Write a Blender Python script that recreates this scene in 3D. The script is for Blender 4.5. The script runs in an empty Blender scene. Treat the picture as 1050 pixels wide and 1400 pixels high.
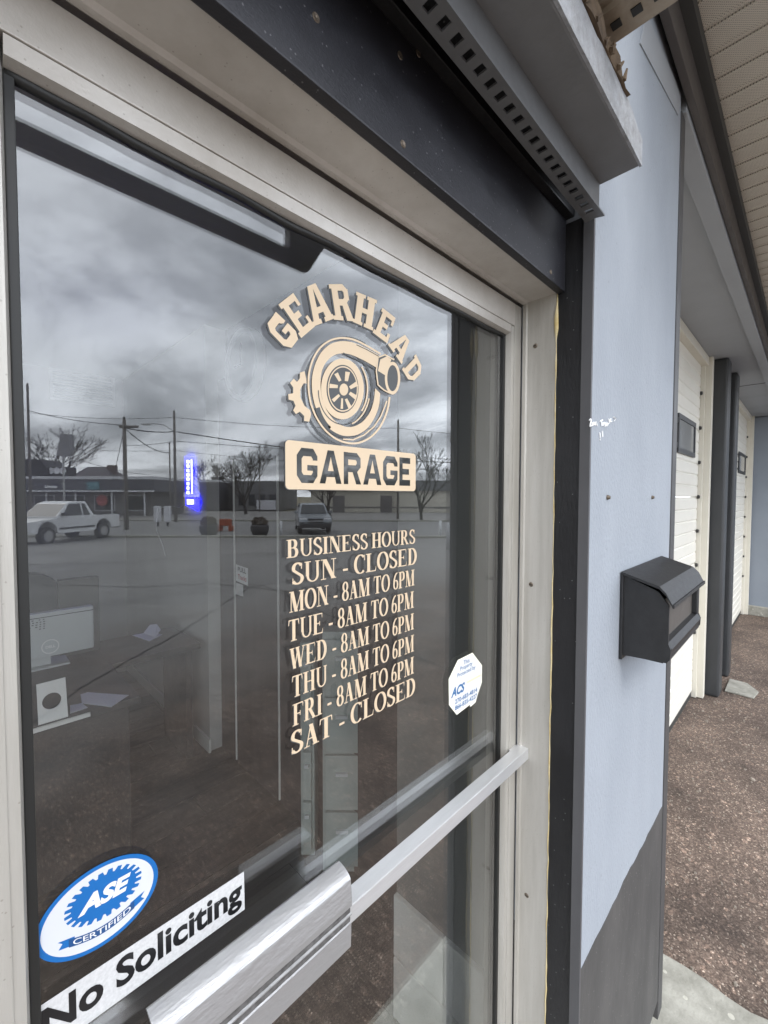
import bpy, bmesh, math, random
from mathutils import Vector, Matrix
random.seed(7)
sc = bpy.context.scene
R = math.radians

# ------------------------------------------------------------------ camera
YAW, PITCH, ROLL = R(45.104), R(-2.107), R(0.111)
FPX = 585.0
cam_pos = Vector((0.0, -0.4677, 1.70))
_cy, _sy, _cp, _sp = math.cos(YAW), math.sin(YAW), math.cos(PITCH), math.sin(PITCH)
FWD = Vector((_sy * _cp, _cy * _cp, _sp))
_r = Vector((_cy, -_sy, 0)); _u = _r.cross(FWD)
RGT = _r * math.cos(ROLL) + _u * math.sin(ROLL)
UPV = _u * math.cos(ROLL) - _r * math.sin(ROLL)
cd = bpy.data.cameras.new('camera'); cam = bpy.data.objects.new('camera', cd)
sc.collection.objects.link(cam)
cd.sensor_fit = 'HORIZONTAL'; cd.sensor_width = 36.0; cd.lens = 36.0 * FPX / 1050.0
cd.clip_start = 0.02; cd.clip_end = 2000
M = Matrix.Identity(4)
for i in range(3):
    M[i][0] = RGT[i]; M[i][1] = UPV[i]; M[i][2] = -FWD[i]; M[i][3] = cam_pos[i]
cam.matrix_world = M
sc.camera = cam

# ------------------------------------------------------------------ overcast sky, soft sun, exposure
SUN_EL, SUN_AZ = R(48), R(200)      # azimuth measured from +Y towards +X: the sun stands in front of the shop
world = bpy.data.worlds.new('World'); sc.world = world; world.use_nodes = True
wn, wl = world.node_tree.nodes, world.node_tree.links
wn.clear()
def wnode(t, **k):
    n = wn.new(t)
    for a, b in k.items(): setattr(n, a, b)
    return n
w_out = wnode('ShaderNodeOutputWorld'); w_bg = wnode('ShaderNodeBackground')
w_bg.inputs['Strength'].default_value = 0.118
sky = wnode('ShaderNodeTexSky', sky_type='NISHITA', sun_disc=False)
sky.sun_elevation = SUN_EL; sky.sun_rotation = SUN_AZ; sky.dust_density = 2.0
tc = wnode('ShaderNodeTexCoord'); sep = wnode('ShaderNodeSeparateXYZ')
wl.new(tc.outputs['Generated'], sep.inputs[0])
zc = wnode('ShaderNodeMath', operation='MAXIMUM'); zc.inputs[1].default_value = 0.0
wl.new(sep.outputs['Z'], zc.inputs[0])
zo = wnode('ShaderNodeMath', operation='ADD'); zo.inputs[1].default_value = 0.16
wl.new(zc.outputs[0], zo.inputs[0])
dx = wnode('ShaderNodeMath', operation='DIVIDE'); dy = wnode('ShaderNodeMath', operation='DIVIDE')
wl.new(sep.outputs['X'], dx.inputs[0]); wl.new(zo.outputs[0], dx.inputs[1])
wl.new(sep.outputs['Y'], dy.inputs[0]); wl.new(zo.outputs[0], dy.inputs[1])
cmb = wnode('ShaderNodeCombineXYZ'); wl.new(dx.outputs[0], cmb.inputs[0]); wl.new(dy.outputs[0], cmb.inputs[1])
# cloud sheet: large banks and finer billows, seen on a flat layer
mp = wnode('ShaderNodeMapping'); mp.inputs['Rotation'].default_value = (0, 0, R(38)); mp.inputs['Scale'].default_value = (1.0, 0.55, 1.0)
mp.inputs['Location'].default_value = (0.9, 2.3, 0.0)
wl.new(cmb.outputs[0], mp.inputs[0])
n1 = wnode('ShaderNodeTexNoise'); n1.inputs['Scale'].default_value = 1.1; n1.inputs['Detail'].default_value = 9; n1.inputs['Roughness'].default_value = 0.60; n1.inputs['Distortion'].default_value = 0.35
wl.new(mp.outputs[0], n1.inputs['Vector'])
cr = wnode('ShaderNodeValToRGB')
els = cr.color_ramp.elements
els[0].position = 0.37; els[0].color = (4.3, 4.6, 5.1, 1)
els[1].position = 0.70; els[1].color = (14.2, 14.9, 16.2, 1)
e = els.new(0.46); e.color = (6.6, 7.0, 7.7, 1)
e = els.new(0.55); e.color = (10.5, 11.1, 12.1, 1)
wl.new(n1.outputs['Fac'], cr.inputs[0])
mx = wnode('ShaderNodeMixRGB'); mx.inputs[0].default_value = 0.92
wl.new(sky.outputs[0], mx.inputs[1]); wl.new(cr.outputs[0], mx.inputs[2])
wl.new(mx.outputs[0], w_bg.inputs['Color']); wl.new(w_bg.outputs[0], w_out.inputs[0])

sl = bpy.data.lights.new('sun', 'SUN'); sl.energy = 0.6; sl.angle = R(25); sl.color = (1.0, 0.97, 0.93)
sun = bpy.data.objects.new('sun', sl); sc.collection.objects.link(sun)
sdir = Vector((math.sin(SUN_AZ) * math.cos(SUN_EL), math.cos(SUN_AZ) * math.cos(SUN_EL), math.sin(SUN_EL)))
sun.rotation_euler = sdir.to_track_quat('Z', 'Y').to_euler()
sun.location = (0, -8, 9)
sc.view_settings.view_transform = 'Standard'; sc.view_settings.look = 'None'
sc.view_settings.exposure = 1.55; sc.view_settings.gamma = 1.0; sc.view_settings.use_curve_mapping = False
sc.cycles.max_bounces = 10; sc.cycles.transparent_max_bounces = 24; sc.cycles.glossy_bounces = 5
sc.cycles.use_denoising = True

# ------------------------------------------------------------------ helpers
def ray(px, py):
    return FWD + RGT * ((px - 525.0) / FPX) - UPV * ((py - 700.0) / FPX)
def at_y(px, py, Y=0.0):
    d = ray(px, py); return cam_pos + d * ((Y - cam_pos.y) / d.y)
def at_x(px, py, X):
    d = ray(px, py); return cam_pos + d * ((X - cam_pos.x) / d.x)
def at_z(px, py, Z):
    d = ray(px, py); return cam_pos + d * ((Z - cam_pos.z) / d.z)
# street side, described from the viewer: l metres to the right, d metres away as seen in the glass -> real place in front of the shop
_h = Vector((FWD.x, FWD.y, 0)).normalized(); _s = Vector((_h.y, -_h.x, 0))
def W(l, d, z=0.0):
    p = Vector((cam_pos.x, cam_pos.y, 0)) + _s * l + _h * d
    return Vector((p.x, -p.y, z))
def lat(px, d): return (px - 525.0) / FPX * d
def hz(py, d): return cam_pos.z - (py - 678.5) / FPX * d
STREET = -0.42
def gz(d):
    t = max(0.0, min(1.0, (d - 11.0) / 9.0)); return -0.042 + (STREET + 0.042) * t
# rotation that turns local +X into the street's "right" and local +Y into "away"
WX = (W(1, 0) - W(0, 0)).normalized(); WY = (W(0, 1) - W(0, 0)).normalized()

class MB:
    def __init__(s): s.v = []; s.f = []
    def add(s, vs, fs):
        o = len(s.v); s.v += [tuple(v) for v in vs]; s.f += [tuple(i + o for i in f) for f in fs]; return s
    def box(s, x0, x1, y0, y1, z0, z1):
        return s.add([(x0,y0,z0),(x1,y0,z0),(x1,y1,z0),(x0,y1,z0),(x0,y0,z1),(x1,y0,z1),(x1,y1,z1),(x0,y1,z1)],
              [(0,3,2,1),(4,5,6,7),(0,1,5,4),(1,2,6,5),(2,3,7,6),(3,0,4,7)])
    def prism(s, poly, axis, a, b):
        # poly: points in the two other axes (in order x,y,z without axis)
        def mk(p, t):
            q = list(p); q.insert(axis, t); return tuple(q)
        n = len(poly); vs = [mk(p, a) for p in poly] + [mk(p, b) for p in poly]
        fs = [tuple(range(n))[::-1], tuple(range(n, 2 * n))] + [(i, (i + 1) % n, n + (i + 1) % n, n + i) for i in range(n)]
        return s.add(vs, fs)
    def tube(s, pts, rad, n=8, caps=True):
        pts = [Vector(p) for p in pts]; rads = rad if isinstance(rad, (list, tuple)) else [rad] * len(pts)
        vs = []; fs = []
        for i, p in enumerate(pts):
            t = (pts[min(i + 1, len(pts) - 1)] - pts[max(i - 1, 0)])
            if t.length < 1e-9: t = Vector((0, 0, 1))
            t.normalize(); a = Vector((0, 0, 1)) if abs(t.z) < 0.9 else Vector((1, 0, 0))
            u = t.cross(a).normalized(); w = t.cross(u)
            for k in range(n):
                g = 2 * math.pi * k / n; vs.append(p + (u * math.cos(g) + w * math.sin(g)) * rads[i])
        for i in range(len(pts) - 1):
            for k in range(n):
                fs.append((i*n+k, i*n+(k+1)%n, (i+1)*n+(k+1)%n, (i+1)*n+k))
        if caps: fs += [tuple(range(n))[::-1], tuple(range((len(pts)-1)*n, len(pts)*n))]
        return s.add(vs, fs)
    def lathe(s, prof, n=24, c=(0,0,0), axis='Z'):
        vs = []; fs = []
        for r, z in prof:
            for k in range(n):
                g = 2*math.pi*k/n; a, b = r*math.cos(g), r*math.sin(g)
                vs.append({'Z': (c[0]+a, c[1]+b, c[2]+z), 'Y': (c[0]+a, c[1]+z, c[2]+b), 'X': (c[0]+z, c[1]+a, c[2]+b)}[axis])
        for i in range(len(prof)-1):
            for k in range(n): fs.append((i*n+k, i*n+(k+1)%n, (i+1)*n+(k+1)%n, (i+1)*n+k))
        fs += [tuple(range(n))[::-1], tuple(range((len(prof)-1)*n, len(prof)*n))]
        return s.add(vs, fs)
    def xf(s, m):
        s.v = [tuple(m @ Vector(v)) for v in s.v]; return s
    def build(s, name, mat, parent=None, bevel=0, smooth=False, seg=2):
        me = bpy.data.meshes.new(name); me.from_pydata(s.v, [], s.f)
        bm = bmesh.new(); bm.from_mesh(me)
        bmesh.ops.recalc_face_normals(bm, faces=bm.faces[:])
        if bevel:
            bmesh.ops.remove_doubles(bm, verts=bm.verts[:], dist=1e-6)
            ed = [e for e in bm.edges if len(e.link_faces) == 2 and e.calc_face_angle(0) > 0.5]
            bmesh.ops.bevel(bm, geom=ed, offset=bevel, segments=seg, profile=0.6, affect='EDGES', clamp_overlap=True)
        bm.to_mesh(me); bm.free()
        if smooth or bevel:
            for p in me.polygons: p.use_smooth = smooth
        me.materials.append(mat)
        o = bpy.data.objects.new(name, me); sc.collection.objects.link(o)
        if parent is not None:
            o.parent = parent; o.matrix_parent_inverse = Matrix.Translation(-Vector(parent.location)) if parent.type == 'EMPTY' and parent.rotation_euler[2] == 0 else Matrix.Identity(4)
        return o
def tag(o, label, cat=None, group=None, kind=None):
    if label: o['label'] = label
    if cat: o['category'] = cat
    if group: o['group'] = group
    if kind: o['kind'] = kind
    return o
def thing(name, label, cat, loc=(0,0,0), group=None):
    o = bpy.data.objects.new(name, None); o.empty_display_size = 0.1; o.location = loc
    sc.collection.objects.link(o); return tag(o, label, cat, group)
def copy_obj(o, parent):
    c = o.copy(); sc.collection.objects.link(c); c.parent = parent
    return c

# ------------------------------------------------------------------ materials
MATS = {}
def mat(name, col, rough=0.6, metal=0.0, spec=0.5, var=0.0, vscale=8.0, col2=None, bump=0.0, bscale=200.0, stretch=(1,1,1), emit=None, estr=0.0, coat=0.0, spots=None, detail=6):
    m = bpy.data.materials.new(name); m.use_nodes = True
    nt = m.node_tree; N, L = nt.nodes, nt.links
    b = N['Principled BSDF']
    b.inputs['Base Color'].default_value = (*col, 1); b.inputs['Roughness'].default_value = rough
    b.inputs['Metallic'].default_value = metal; b.inputs['Specular IOR Level'].default_value = spec
    b.inputs['Coat Weight'].default_value = coat
    if emit: b.inputs['Emission Color'].default_value = (*emit, 1); b.inputs['Emission Strength'].default_value = estr
    if var or bump or spots:
        t = N.new('ShaderNodeTexCoord'); mp = N.new('ShaderNodeMapping'); mp.inputs['Scale'].default_value = stretch
        L.new(t.outputs['Object'], mp.inputs[0])
    colout = None
    if var:
        c2 = col2 or tuple(c * 0.55 for c in col)
        nz = N.new('ShaderNodeTexNoise'); nz.inputs['Scale'].default_value = vscale; nz.inputs['Detail'].default_value = detail; nz.inputs['Roughness'].default_value = 0.62
        L.new(mp.outputs[0], nz.inputs['Vector'])
        rp = N.new('ShaderNodeValToRGB'); rp.color_ramp.elements[0].position = 0.35; rp.color_ramp.elements[1].position = 0.72
        rp.color_ramp.elements[0].color = (0,0,0,1); rp.color_ramp.elements[1].color = (var,var,var,1)
        L.new(nz.outputs['Fac'], rp.inputs[0])
        mxn = N.new('ShaderNodeMixRGB'); mxn.inputs[1].default_value = (*col,1); mxn.inputs[2].default_value = (*c2,1)
        L.new(rp.outputs[0], mxn.inputs[0]); colout = mxn.outputs[0]
        rr = N.new('ShaderNodeMapRange'); rr.inputs['To Min'].default_value = max(0.03, rough-0.08); rr.inputs['To Max'].default_value = min(1, rough+0.15)
        L.new(nz.outputs['Fac'], rr.inputs[0]); L.new(rr.outputs[0], b.inputs['Roughness'])
    if spots:   # (scale, threshold, colour, amount): scattered chips, stones or dirt specks
        vo = N.new('ShaderNodeTexVoronoi'); vo.inputs['Scale'].default_value = spots[0]
        L.new(t.outputs['Object'], vo.inputs['Vector'])
        sx = N.new('ShaderNodeSeparateXYZ'); L.new(vo.outputs['Color'], sx.inputs[0])
        g = N.new('ShaderNodeMath'); g.operation = 'GREATER_THAN'; g.inputs[1].default_value = spots[1]; L.new(sx.outputs[0], g.inputs[0])
        ls = N.new('ShaderNodeMath'); ls.operation = 'LESS_THAN'; ls.inputs[1].default_value = 0.42; L.new(vo.outputs['Distance'], ls.inputs[0])
        mu = N.new('ShaderNodeMath'); mu.operation = 'MULTIPLY'; L.new(g.outputs[0], mu.inputs[0]); L.new(ls.outputs[0], mu.inputs[1])
        m3 = N.new('ShaderNodeMath'); m3.operation = 'MULTIPLY'; m3.inputs[1].default_value = spots[3]; L.new(mu.outputs[0], m3.inputs[0])
        ms = N.new('ShaderNodeMixRGB'); ms.inputs[2].default_value = (*spots[2],1)
        if colout: L.new(colout, ms.inputs[1])
        else: ms.inputs[1].default_value = (*col,1)
        L.new(m3.outputs[0], ms.inputs[0]); colout = ms.outputs[0]
    if colout: L.new(colout, b.inputs['Base Color'])
    if bump:
        nb = N.new('ShaderNodeTexNoise'); nb.inputs['Scale'].default_value = bscale; nb.inputs['Detail'].default_value = 5
        L.new(mp.outputs[0], nb.inputs['Vector'])
        bp = N.new('ShaderNodeBump'); bp.inputs['Strength'].default_value = min(1.0, bump); bp.inputs['Distance'].default_value = 0.004
        L.new(nb.outputs['Fac'], bp.inputs['Height']); L.new(bp.outputs[0], b.inputs['Normal'])
    MATS[name] = m
    return m
def glass_mat(name, tint=(0.95,0.965,0.955), k=1.0, rough=0.0, film=True):
    m = bpy.data.materials.new(name); m.use_nodes = True
    N, L = m.node_tree.nodes, m.node_tree.links; N.clear()
    o = N.new('ShaderNodeOutputMaterial'); mixs = N.new('ShaderNodeMixShader')
    tr = N.new('ShaderNodeBsdfTransparent'); tr.inputs[0].default_value = (*tint,1)
    gl = N.new('ShaderNodeBsdfGlossy'); gl.inputs['Roughness'].default_value = rough; gl.inputs['Color'].default_value = (1,1,1,1)
    g = N.new('ShaderNodeNewGeometry')
    ior = N.new('ShaderNodeMapRange'); ior.inputs['To Min'].default_value = 1.52; ior.inputs['To Max'].default_value = 1/1.52
    L.new(g.outputs['Backfacing'], ior.inputs[0])
    fr = N.new('ShaderNodeFresnel'); L.new(ior.outputs[0], fr.inputs['IOR'])
    mu = N.new('ShaderNodeMath'); mu.operation = 'MULTIPLY'; mu.inputs[1].default_value = k; mu.use_clamp = True
    L.new(fr.outputs[0], mu.inputs[0]); L.new(mu.outputs[0], mixs.inputs[0])
    L.new(tr.outputs[0], mixs.inputs[1]); L.new(gl.outputs[0], mixs.inputs[2])
    last = mixs.outputs[0]
    if film:   # thin dust film and faint smears on the pane
        t = N.new('ShaderNodeTexCoord'); nz = N.new('ShaderNodeTexNoise'); nz.inputs['Scale'].default_value = 7; nz.inputs['Detail'].default_value = 8
        mpp = N.new('ShaderNodeMapping'); mpp.inputs['Scale'].default_value = (1,1,0.35); L.new(t.outputs['Object'], mpp.inputs[0]); L.new(mpp.outputs[0], nz.inputs['Vector'])
        rp = N.new('ShaderNodeMapRange'); rp.inputs['From Min'].default_value = 0.4; rp.inputs['From Max'].default_value = 0.8
        rp.inputs['To Min'].default_value = 0.0004; rp.inputs['To Max'].default_value = 0.005
        L.new(nz.outputs['Fac'], rp.inputs[0])
        df = N.new('ShaderNodeBsdfDiffuse'); df.inputs[0].default_value = (0.7,0.7,0.68,1)
        m2 = N.new('ShaderNodeMixShader'); L.new(rp.outputs[0], m2.inputs[0]); L.new(last, m2.inputs[1]); L.new(df.outputs[0], m2.inputs[2]); last = m2.outputs[0]
    L.new(last, o.inputs[0]); return m

alum   = mat('anodised_aluminium', (0.61,0.585,0.545), 0.40, 0.3, var=0.75, vscale=6, col2=(0.36,0.325,0.28), bump=0.12, bscale=300, stretch=(1,1,1), spots=(480,0.988,(0.2,0.17,0.14),0.4))
alum_v = mat('anodised_aluminium_upright', (0.51,0.49,0.45), 0.42, 0.35, var=0.75, vscale=9, col2=(0.32,0.30,0.26), bump=0.12, bscale=250, stretch=(3,3,0.25), spots=(480,0.988,(0.2,0.17,0.14),0.4))
alum_bar = mat('brushed_aluminium', (0.74,0.75,0.76), 0.33, 0.65, var=0.5, vscale=30, col2=(0.56,0.56,0.56), bump=0.15, bscale=300, stretch=(0.15,1,1))
plate_m = mat('scratched_plate', (0.47,0.47,0.475), 0.44, 0.75, var=0.5, vscale=22, col2=(0.40,0.40,0.40), bump=0.25, bscale=180, stretch=(0.35,1,1))
groove_m = mat('worn_groove', (0.045,0.042,0.04), 0.6, 0.0, var=0.6, vscale=120, col2=(0.20,0.195,0.19), stretch=(1,1,1))
gasket = mat('black_gasket', (0.012,0.012,0.011), 0.5)
blackp = mat('black_paint', (0.011,0.011,0.012), 0.42, 0.0, 0.4, var=0.5, vscale=16, col2=(0.024,0.024,0.026), bump=0.25, bscale=160, stretch=(1,1,0.3), spots=(330,0.996,(0.2,0.2,0.2),0.5))
lintelp = mat('black_lintel_paint', (0.015,0.015,0.019), 0.40, 0.0, 0.45, var=0.6, vscale=30, col2=(0.028,0.028,0.035), bump=0.12, bscale=500, stretch=(0.6,1,1), spots=(380,0.985,(0.2,0.2,0.21),0.5))
edgep  = mat('grey_edge_paint', (0.085,0.084,0.088), 0.5, var=0.5, vscale=12, col2=(0.05,0.05,0.052), stretch=(1,1,0.3))
bluew  = mat('pale_blue_wall_paint', (0.305,0.332,0.368), 0.66, var=0.65, vscale=3.2, col2=(0.240,0.265,0.297), bump=0.55, bscale=170, spots=(160,0.997,(0.2,0.2,0.2),0.5), stretch=(1,1,0.5))
basew  = mat('grey_base_paint', (0.078,0.075,0.072), 0.62, var=0.85, vscale=7, col2=(0.038,0.037,0.036), bump=0.12, bscale=120, stretch=(1,1,0.45), spots=(260,0.985,(0.26,0.25,0.24),0.5))
trimd  = mat('dark_corner_trim', (0.062,0.061,0.062), 0.5, var=0.6, vscale=8, col2=(0.035,0.034,0.034), bump=0.3, bscale=60, stretch=(1,1,0.4))
boardp = mat('grey_board_paint', (0.17,0.172,0.175), 0.6, var=0.4, vscale=12, col2=(0.11,0.11,0.11), bump=0.15, bscale=120)
boardface = mat('flaking_board_face', (0.34,0.35,0.37), 0.5, var=0.8, vscale=45, col2=(0.18,0.178,0.172), bump=1.0, bscale=120)
rotwood = mat('rotten_wood', (0.16,0.11,0.065), 0.85, var=0.9, vscale=40, col2=(0.05,0.035,0.025), bump=1.0, bscale=70, stretch=(0.4,1,1))
galv   = mat('stained_tin', (0.38,0.33,0.26), 0.5, 0.3, var=0.8, vscale=14, col2=(0.2,0.15,0.1), bump=0.2)
stripm = mat('painted_perforated_steel', (0.14,0.142,0.146), 0.42, 0.2, var=0.5, vscale=25, col2=(0.09,0.09,0.09))
brownt = mat('brown_fascia', (0.075,0.065,0.060), 0.5, var=0.4, vscale=8, col2=(0.055,0.048,0.044))
darkt  = mat('dark_trim', (0.04,0.04,0.037), 0.6)
soffit_m = mat('beige_vinyl_soffit', (0.58,0.53,0.45), 0.6, var=0.3, vscale=4, col2=(0.50,0.46,0.385))
cream  = mat('cream_door_paint', (0.74,0.72,0.65), 0.48, var=0.35, vscale=4, col2=(0.60,0.57,0.49), bump=0.1, stretch=(0.5,1,1))
creamf = mat('cream_frame', (0.70,0.67,0.58), 0.5, var=0.3, vscale=6, col2=(0.58,0.54,0.45))
postp  = mat('charcoal_post_paint', (0.034,0.036,0.038), 0.42, var=0.5, vscale=12, col2=(0.055,0.057,0.06), bump=0.2, stretch=(1,1,0.3))
farw   = mat('slate_blue_wall', (0.24,0.27,0.31), 0.6, var=0.4, vscale=3, col2=(0.2,0.225,0.26))
headp  = mat('grey_header_paint', (0.33,0.345,0.365), 0.55, var=0.35, vscale=2.5, col2=(0.27,0.285,0.30))
conc   = mat('weathered_concrete', (0.37,0.36,0.315), 0.88, var=0.95, vscale=11, col2=(0.20,0.195,0.165), bump=0.8, bscale=60, spots=(45,0.93,(0.6,0.58,0.5),0.5), detail=10)
asph   = mat('brown_asphalt', (0.14,0.11,0.095), 0.85, bump=1.0, bscale=150)
def chip_asphalt(m):
    N, L = m.node_tree.nodes, m.node_tree.links; b = N['Principled BSDF']
    t = N.new('ShaderNodeTexCoord'); outs = []
    for scl, stops in ((185, ((0.0,(0.066,0.047,0.037)),(0.45,(0.104,0.076,0.060)),(0.80,(0.143,0.107,0.085)),(0.95,(0.20,0.157,0.126)),(1.0,(0.40,0.335,0.275)))), (75, ((0.0,(0.75,0.75,0.75)),(0.5,(0.95,0.95,0.95)),(0.92,(1.1,1.1,1.1)),(1.0,(2.2,2.15,2.1))))):
        vo = N.new('ShaderNodeTexVoronoi'); vo.inputs['Scale'].default_value = scl; L.new(t.outputs['Object'], vo.inputs['Vector'])
        sx = N.new('ShaderNodeSeparateXYZ'); L.new(vo.outputs['Color'], sx.inputs[0])
        rp = N.new('ShaderNodeValToRGB'); el = rp.color_ramp.elements
        el[0].position, el[0].color = stops[0][0], (*stops[0][1],1); el[1].position, el[1].color = stops[-1][0], (*stops[-1][1],1)
        for p, c in stops[1:-1]: q = el.new(p); q.color = (*c,1)
        L.new(sx.outputs[0], rp.inputs[0]); outs.append(rp.outputs[0])
    nz = N.new('ShaderNodeTexNoise'); nz.inputs['Scale'].default_value = 2.2; nz.inputs['Detail'].default_value = 10; nz.inputs['Roughness'].default_value = 0.65; L.new(t.outputs['Object'], nz.inputs['Vector'])
    rr = N.new('ShaderNodeValToRGB'); rr.color_ramp.elements[0].position = 0.32; rr.color_ramp.elements[0].color = (0.52,0.50,0.50,1); rr.color_ramp.elements[1].position = 0.68; rr.color_ramp.elements[1].color = (1.5,1.47,1.45,1); L.new(nz.outputs['Fac'], rr.inputs[0])
    m1 = N.new('ShaderNodeMixRGB'); m1.blend_type = 'MULTIPLY'; m1.inputs[0].default_value = 1; L.new(outs[0], m1.inputs[1]); L.new(outs[1], m1.inputs[2])
    m2 = N.new('ShaderNodeMixRGB'); m2.blend_type = 'MULTIPLY'; m2.inputs[0].default_value = 1; L.new(m1.outputs[0], m2.inputs[1]); L.new(rr.outputs[0], m2.inputs[2])
    # the brown chips wear out into the greyer lot with distance from the shop, along a ragged front
    sp = N.new('ShaderNodeSeparateXYZ'); L.new(t.outputs['Object'], sp.inputs[0])
    nf = N.new('ShaderNodeTexNoise'); nf.inputs['Scale'].default_value = 0.9; nf.inputs['Detail'].default_value = 8; L.new(t.outputs['Object'], nf.inputs['Vector'])
    ma = N.new('ShaderNodeMath'); ma.operation = 'MULTIPLY_ADD'; ma.inputs[1].default_value = 5.0; L.new(nf.outputs['Fac'], ma.inputs[0]); L.new(sp.outputs['Y'], ma.inputs[2])
    fr_ = N.new('ShaderNodeMapRange'); fr_.inputs['From Min'].default_value = 0.6; fr_.inputs['From Max'].default_value = -4.2; L.new(ma.outputs[0], fr_.inputs[0])
    m3 = N.new('ShaderNodeMixRGB'); m3.inputs[2].default_value = (0.225,0.217,0.206,1); L.new(fr_.outputs[0], m3.inputs[0]); L.new(m2.outputs[0], m3.inputs[1])
    L.new(m3.outputs[0], b.inputs['Base Color'])
chip_asphalt(asph)
street_m = mat('pale_worn_asphalt', (0.235,0.228,0.217), 0.85, var=0.8, vscale=0.35, col2=(0.15,0.145,0.14), bump=0.3, bscale=40, spots=(25,0.93,(0.1,0.1,0.1),0.4), detail=10)
road_m = mat('street_asphalt', (0.20,0.198,0.195), 0.85, var=0.6, vscale=0.3, col2=(0.15,0.148,0.145))
grass_m = mat('winter_grass', (0.19,0.165,0.10), 0.9, var=0.7, vscale=0.6, col2=(0.13,0.115,0.07))
mailb  = mat('black_powder_coat', (0.009,0.009,0.0095), 0.45, 0.0, 0.55, var=0.3, vscale=60, col2=(0.035,0.035,0.037), bump=0.15, bscale=700)
mail_in = mat('brown_black_panel', (0.075,0.066,0.058), 0.5, var=0.3, vscale=20, col2=(0.06,0.052,0.046))
creamv = mat('cream_vinyl', (0.61,0.48,0.33), 0.45, var=0.2, vscale=8, col2=(0.55,0.425,0.28))
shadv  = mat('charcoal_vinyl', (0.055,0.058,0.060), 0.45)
darkv   = mat('dark_room_letter', (0.030,0.032,0.031), 0.03, 0.0, 0.5)  # opaque dark colour standing for the dim room seen through clear glass
whitev = mat('white_vinyl', (0.70,0.70,0.69), 0.42, var=0.25, vscale=30, col2=(0.62,0.62,0.61))
palev  = mat('silver_white_vinyl', (0.56,0.56,0.56), 0.5, var=0.7, vscale=260, col2=(0.38,0.38,0.38))
asevin = mat('pearl_vinyl', (0.55,0.565,0.60), 0.45, var=0.3, vscale=30, col2=(0.6,0.62,0.66))
bluev  = mat('blue_vinyl', (0.006,0.115,0.36), 0.4)
navyv  = mat('navy_vinyl', (0.012,0.065,0.19), 0.4)
acsblue = mat('print_blue', (0.03,0.13,0.30), 0.5)
acsgold = mat('print_faint_gold', (0.66,0.64,0.45), 0.5)
blackv = mat('black_vinyl', (0.010,0.010,0.011), 0.3)
screwm = mat('dull_screw', (0.16,0.13,0.10), 0.45, 0.6)
caulk  = mat('yellowed_caulk', (0.62,0.54,0.33), 0.7, var=0.9, vscale=30, col2=(0.45,0.32,0.10), bump=0.6, bscale=120)
chalk  = mat('white_chalk', (0.85,0.85,0.85), 0.9)
glass  = glass_mat('door_glass', k=1.75)   # insulating unit: four reflecting faces in two sheets
clearg = glass_mat('plain_glass', k=1.0, film=False)

# ------------------------------------------------------------------ ground, lot and street
def sheet(name, m, quads, kind='structure', label=None):
    b = MB()
    for q in quads: b.add(q, [tuple(range(len(q)))])
    o = b.build(name, m); tag(o, label, None, None, kind); return o
# base ground to the horizon
sheet('ground', grass_m, [[(-900,-900,STREET-0.09),(900,-900,STREET-0.09),(900,900,STREET-0.09),(-900,900,STREET-0.09)]])
# the parking lot slopes gently from the shop down to the street
def strip(d0, d1, l0, l1, off=0.0):
    return [W(l0,d0,gz(d0)+off), W(l1,d0,gz(d0)+off), W(l1,d1,gz(d1)+off), W(l0,d1,gz(d1)+off)]
sheet('parking_lot', street_m, [strip(2.2,11,-60,60), strip(11,20,-60,60), strip(20,21.6,-60,60)])
sheet('street', road_m, [strip(22.0,36.0,-160,160,-0.02)])
sheet('far_lot', street_m, [strip(36.4,60,-160,160,0.0)])
k = MB()
for d0, d1 in ((21.6,22.0),(36.0,36.4)):
    for l in range(-60, 60, 6):
        a = [W(l+0.02,d0),W(l+5.98,d0),W(l+5.98,d1),W(l+0.02,d1)]
        k.add([(p.x,p.y,STREET-0.05) for p in a]+[(p.x,p.y,STREET+0.1) for p in a], [(0,1,2,3),(4,5,6,7),(0,1,5,4),(1,2,6,5),(2,3,7,6),(3,0,4,7)])
tag(k.build('kerb', conc), None, None, None, 'structure')
# brown chip asphalt drive in front of the garage bays
random.seed(19); de = []
for i in range(120):
    x = -14 + 44*i/119; de.append((x, -7.6 + 1.0*math.sin(x*0.55) + 0.4*math.sin(x*2.1+1) + random.uniform(-0.18,0.18), -0.036))
o = MB().add(de + [(30,0.6,-0.036),(-14,0.6,-0.036)], [tuple(range(122))]).build('asphalt_drive', asph); tag(o, None, None, None, 'structure')
# concrete stoop before the door with an uneven worn edge
b = MB(); edge = []
random.seed(3)
for i in range(9):
    y = 0.0 - i*0.062; edge.append((1.83 + random.uniform(-0.012,0.012) - (0.02 if i == 0 else 0), y - (0.0 if i else 0.0)))
poly = [(-2.6,0.0)] + edge[::1] + [(-2.6, edge[-1][1])]
poly = poly[::-1]
b.prism(poly, 2, -0.2, 0.0)
st = b.build('concrete_stoop', conc, bevel=0.012); tag(st, None, None, None, 'structure')
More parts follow.
